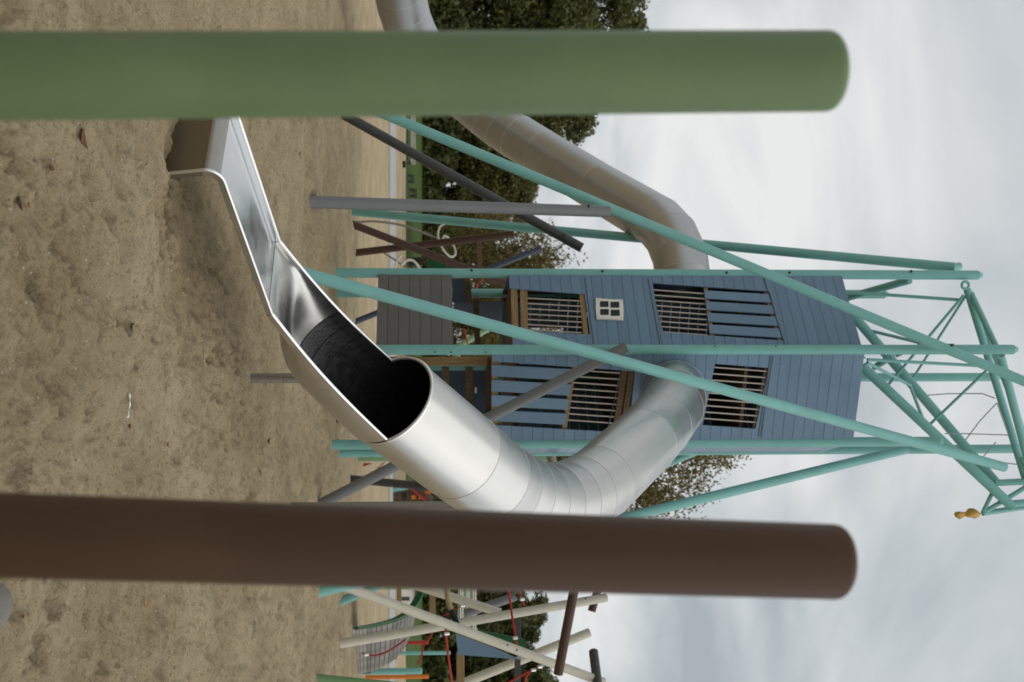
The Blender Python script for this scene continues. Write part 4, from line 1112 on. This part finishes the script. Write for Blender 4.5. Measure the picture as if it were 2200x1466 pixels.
tree('broadleaf_tree', 1315, 1200, 80, 6.0, 905, 'dark green tree behind the cream climbing frame', 'leafdark', 40800, 0.132, seedv=12, h0=.0, clumps=140)
tree('broadleaf_tree', 1395, 1165, 82, 4.6, 905, 'low dark green tree behind the blue board of the cream frame', 'leafdark', 34000, 0.132, seedv=13, h0=.0, clumps=120)
tree('broadleaf_tree', 1480, 1235, 79, 6.2, 905, 'dark green tree at the far right edge', 'leafdark', 34000, 0.132, seedv=14, h0=.0, clumps=120)
# a clipped dark hedge closes the lawn under the trees
def hedge():
    rg = np.random.default_rng(5); n = 26000
    x_ = rg.uniform(-26, 30, n); z_ = rg.random(n); yy_ = 75.5 + rg.uniform(-.7, .7, n)
    hh = 1.9 + .5 * np.sin(x_ * .9) + .3 * np.sin(x_ * 2.3)
    pos = np.stack([x_, yy_, 1.42 + z_ * hh], 1)
    a = rg.normal(size=(n, 3)); a /= np.linalg.norm(a, axis=1)[:, None]; b = np.cross(a, rg.normal(size=(n, 3))); b /= np.linalg.norm(b, axis=1)[:, None]
    s_ = rg.uniform(.14, .3, n)[:, None]
    co_ = np.stack([pos - a * s_, pos + b * s_ * .6, pos + a * s_, pos - b * s_ * .6], 1).reshape(-1, 3)
    me_ = bpy.data.meshes.new('hedge'); me_.vertices.add(n * 4); me_.vertices.foreach_set('co', co_.ravel()); me_.loops.add(n * 4); me_.loops.foreach_set('vertex_index', np.arange(n * 4))
    me_.polygons.add(n); me_.polygons.foreach_set('loop_start', np.arange(0, n * 4, 4)); me_.polygons.foreach_set('loop_total', np.full(n, 4)); me_.update(calc_edges=True)
    me_.materials.append(M['leafdark']); o = bpy.data.objects.new('hedge', me_); C.objects.link(o)
    tag(o, 'dark hedge running along the far side of the lawn under the trees', 'hedge')
hedge()

# ------------------------------------------------------------------ things on the sand
def boulder():
    c = Vector((.99, 4.88, -.1)); c.z = gz(c.x, c.y) + .03
    V = []; Fc = []; nu, nv = 28, 18
    for i in range(nv + 1):
        th = math.pi * i / nv
        for k in range(nu):
            ph = 2 * math.pi * k / nu; d = Vector((math.sin(th) * math.cos(ph), math.sin(th) * math.sin(ph), math.cos(th)))
            q = 1 + .10 * mnoise.noise(d * 1.6 + Vector((3, 1, 2))) + .04 * mnoise.noise(d * 4)
            V.append(c + Vector((d.x * .105 * q, d.y * .15 * q, d.z * .13 * q)))
    for i in range(nv):
        for k in range(nu): Fc.append((i * nu + k, i * nu + (k + 1) % nu, (i + 1) * nu + (k + 1) % nu, (i + 1) * nu + k))
    o = obj('boulder', V, Fc, 'rock', None, True, 80); tag(o, 'smooth grey boulder lying on the sand at the foot of the brown post', 'boulder')
boulder()
leafc = {'r': mat('fallen_leaf_red', (.13, .055, .025), .7), 'o': mat('fallen_leaf_orange', (.36, .17, .06), .7), 'd': mat('fallen_leaf_dark', (.05, .02, .012), .7), 'y': mat('fallen_leaf_yellow', (.45, .28, .06), .7)}
leafl = [(167, 298, 'r', .055, 'long reddish brown leaf lying on the sand right of the green post'), (101, 361, 'r', .03, 'small reddish leaf on the sand nearest the green post'), (30, 437, 'd', .035, 'very dark curled leaf on the nearest sand'),
         (53, 441, 'o', .025, 'small orange leaf beside the very dark curled leaf'), (316, 439, 'y', .018, 'tiny yellow leaf on the sand in front of the end plate'), (242, 456, 'r', .02, 'tiny brown leaf on the open sand left of the footprints'),
         (277, 705, 'd', .045, 'dark curled leaf standing in the sand, middle of the open sand'), (272, 916, 'o', .03, 'orange leaf beside the white feather'), (354, 956, 'o', .035, 'pale orange leaf on the sand left of the pair of thin leaves'),
         (536, 956, 'r', .045, 'brown leaf under the slide tube, left one of two'), (572, 948, 'r', .05, 'curved brown leaf under the slide tube, nearer the tower of two'), (428, 765, 'r', .03, 'small brown leaf on the sand before the slide leg'),
         (43, 1324, 'o', .02, 'tiny orange leaf beside the grey boulder'), (304, 1296, 'o', .03, 'orange leaf on the sand right of the brown post'), (640, 330, 'o', .04, 'small orange leaf on the sand behind the exit chute')]
for (x, y, c_, s_, lab) in leafl:
    p = ground_hit(x, y); a0 = random.uniform(0, 6.28); dx_ = Vector((math.cos(a0), math.sin(a0), .1)); dy_ = Vector((-math.sin(a0), math.cos(a0), .15))
    V = []; Fc = []
    prof = [(-1, 0), (-.6, .34), (-.1, .5), (.4, .36), (1, 0)]
    for (t, hw) in prof:
        for sgn in (-1, 0, 1): V.append(p + Vector((0, 0, .014)) + dx_ * t * s_ + dy_ * sgn * hw * s_ + Vector((0, 0, (abs(sgn) * hw * .5 + .45 * t * t) * s_)))
    for i in range(4):
        for k in range(2): Fc.append((i * 3 + k, i * 3 + k + 1, i * 3 + 4 + k, i * 3 + 3 + k))
    o = obj('fallen_leaf', V, Fc, leafc[c_], None, True, 80); tag(o, lab, 'leaf', 'leaves fallen on the sand'); solidify(o, .0015, 0)
def feather():
    pts = [ground_hit(x, y) + Vector((0, 0, .012 + (.004 if k % 2 else 0))) for k, (x, y) in enumerate(((272, 846), (273, 856), (274, 868), (271, 880), (270, 897)))]
    o = sweep('feather', catmull(pts, 4), [.0045 + .0035 * math.sin(k * .9) for k in range(17)], 'white', None, 8)
    tag(o, 'thin white feather lying on the open sand', 'feather')
feather()
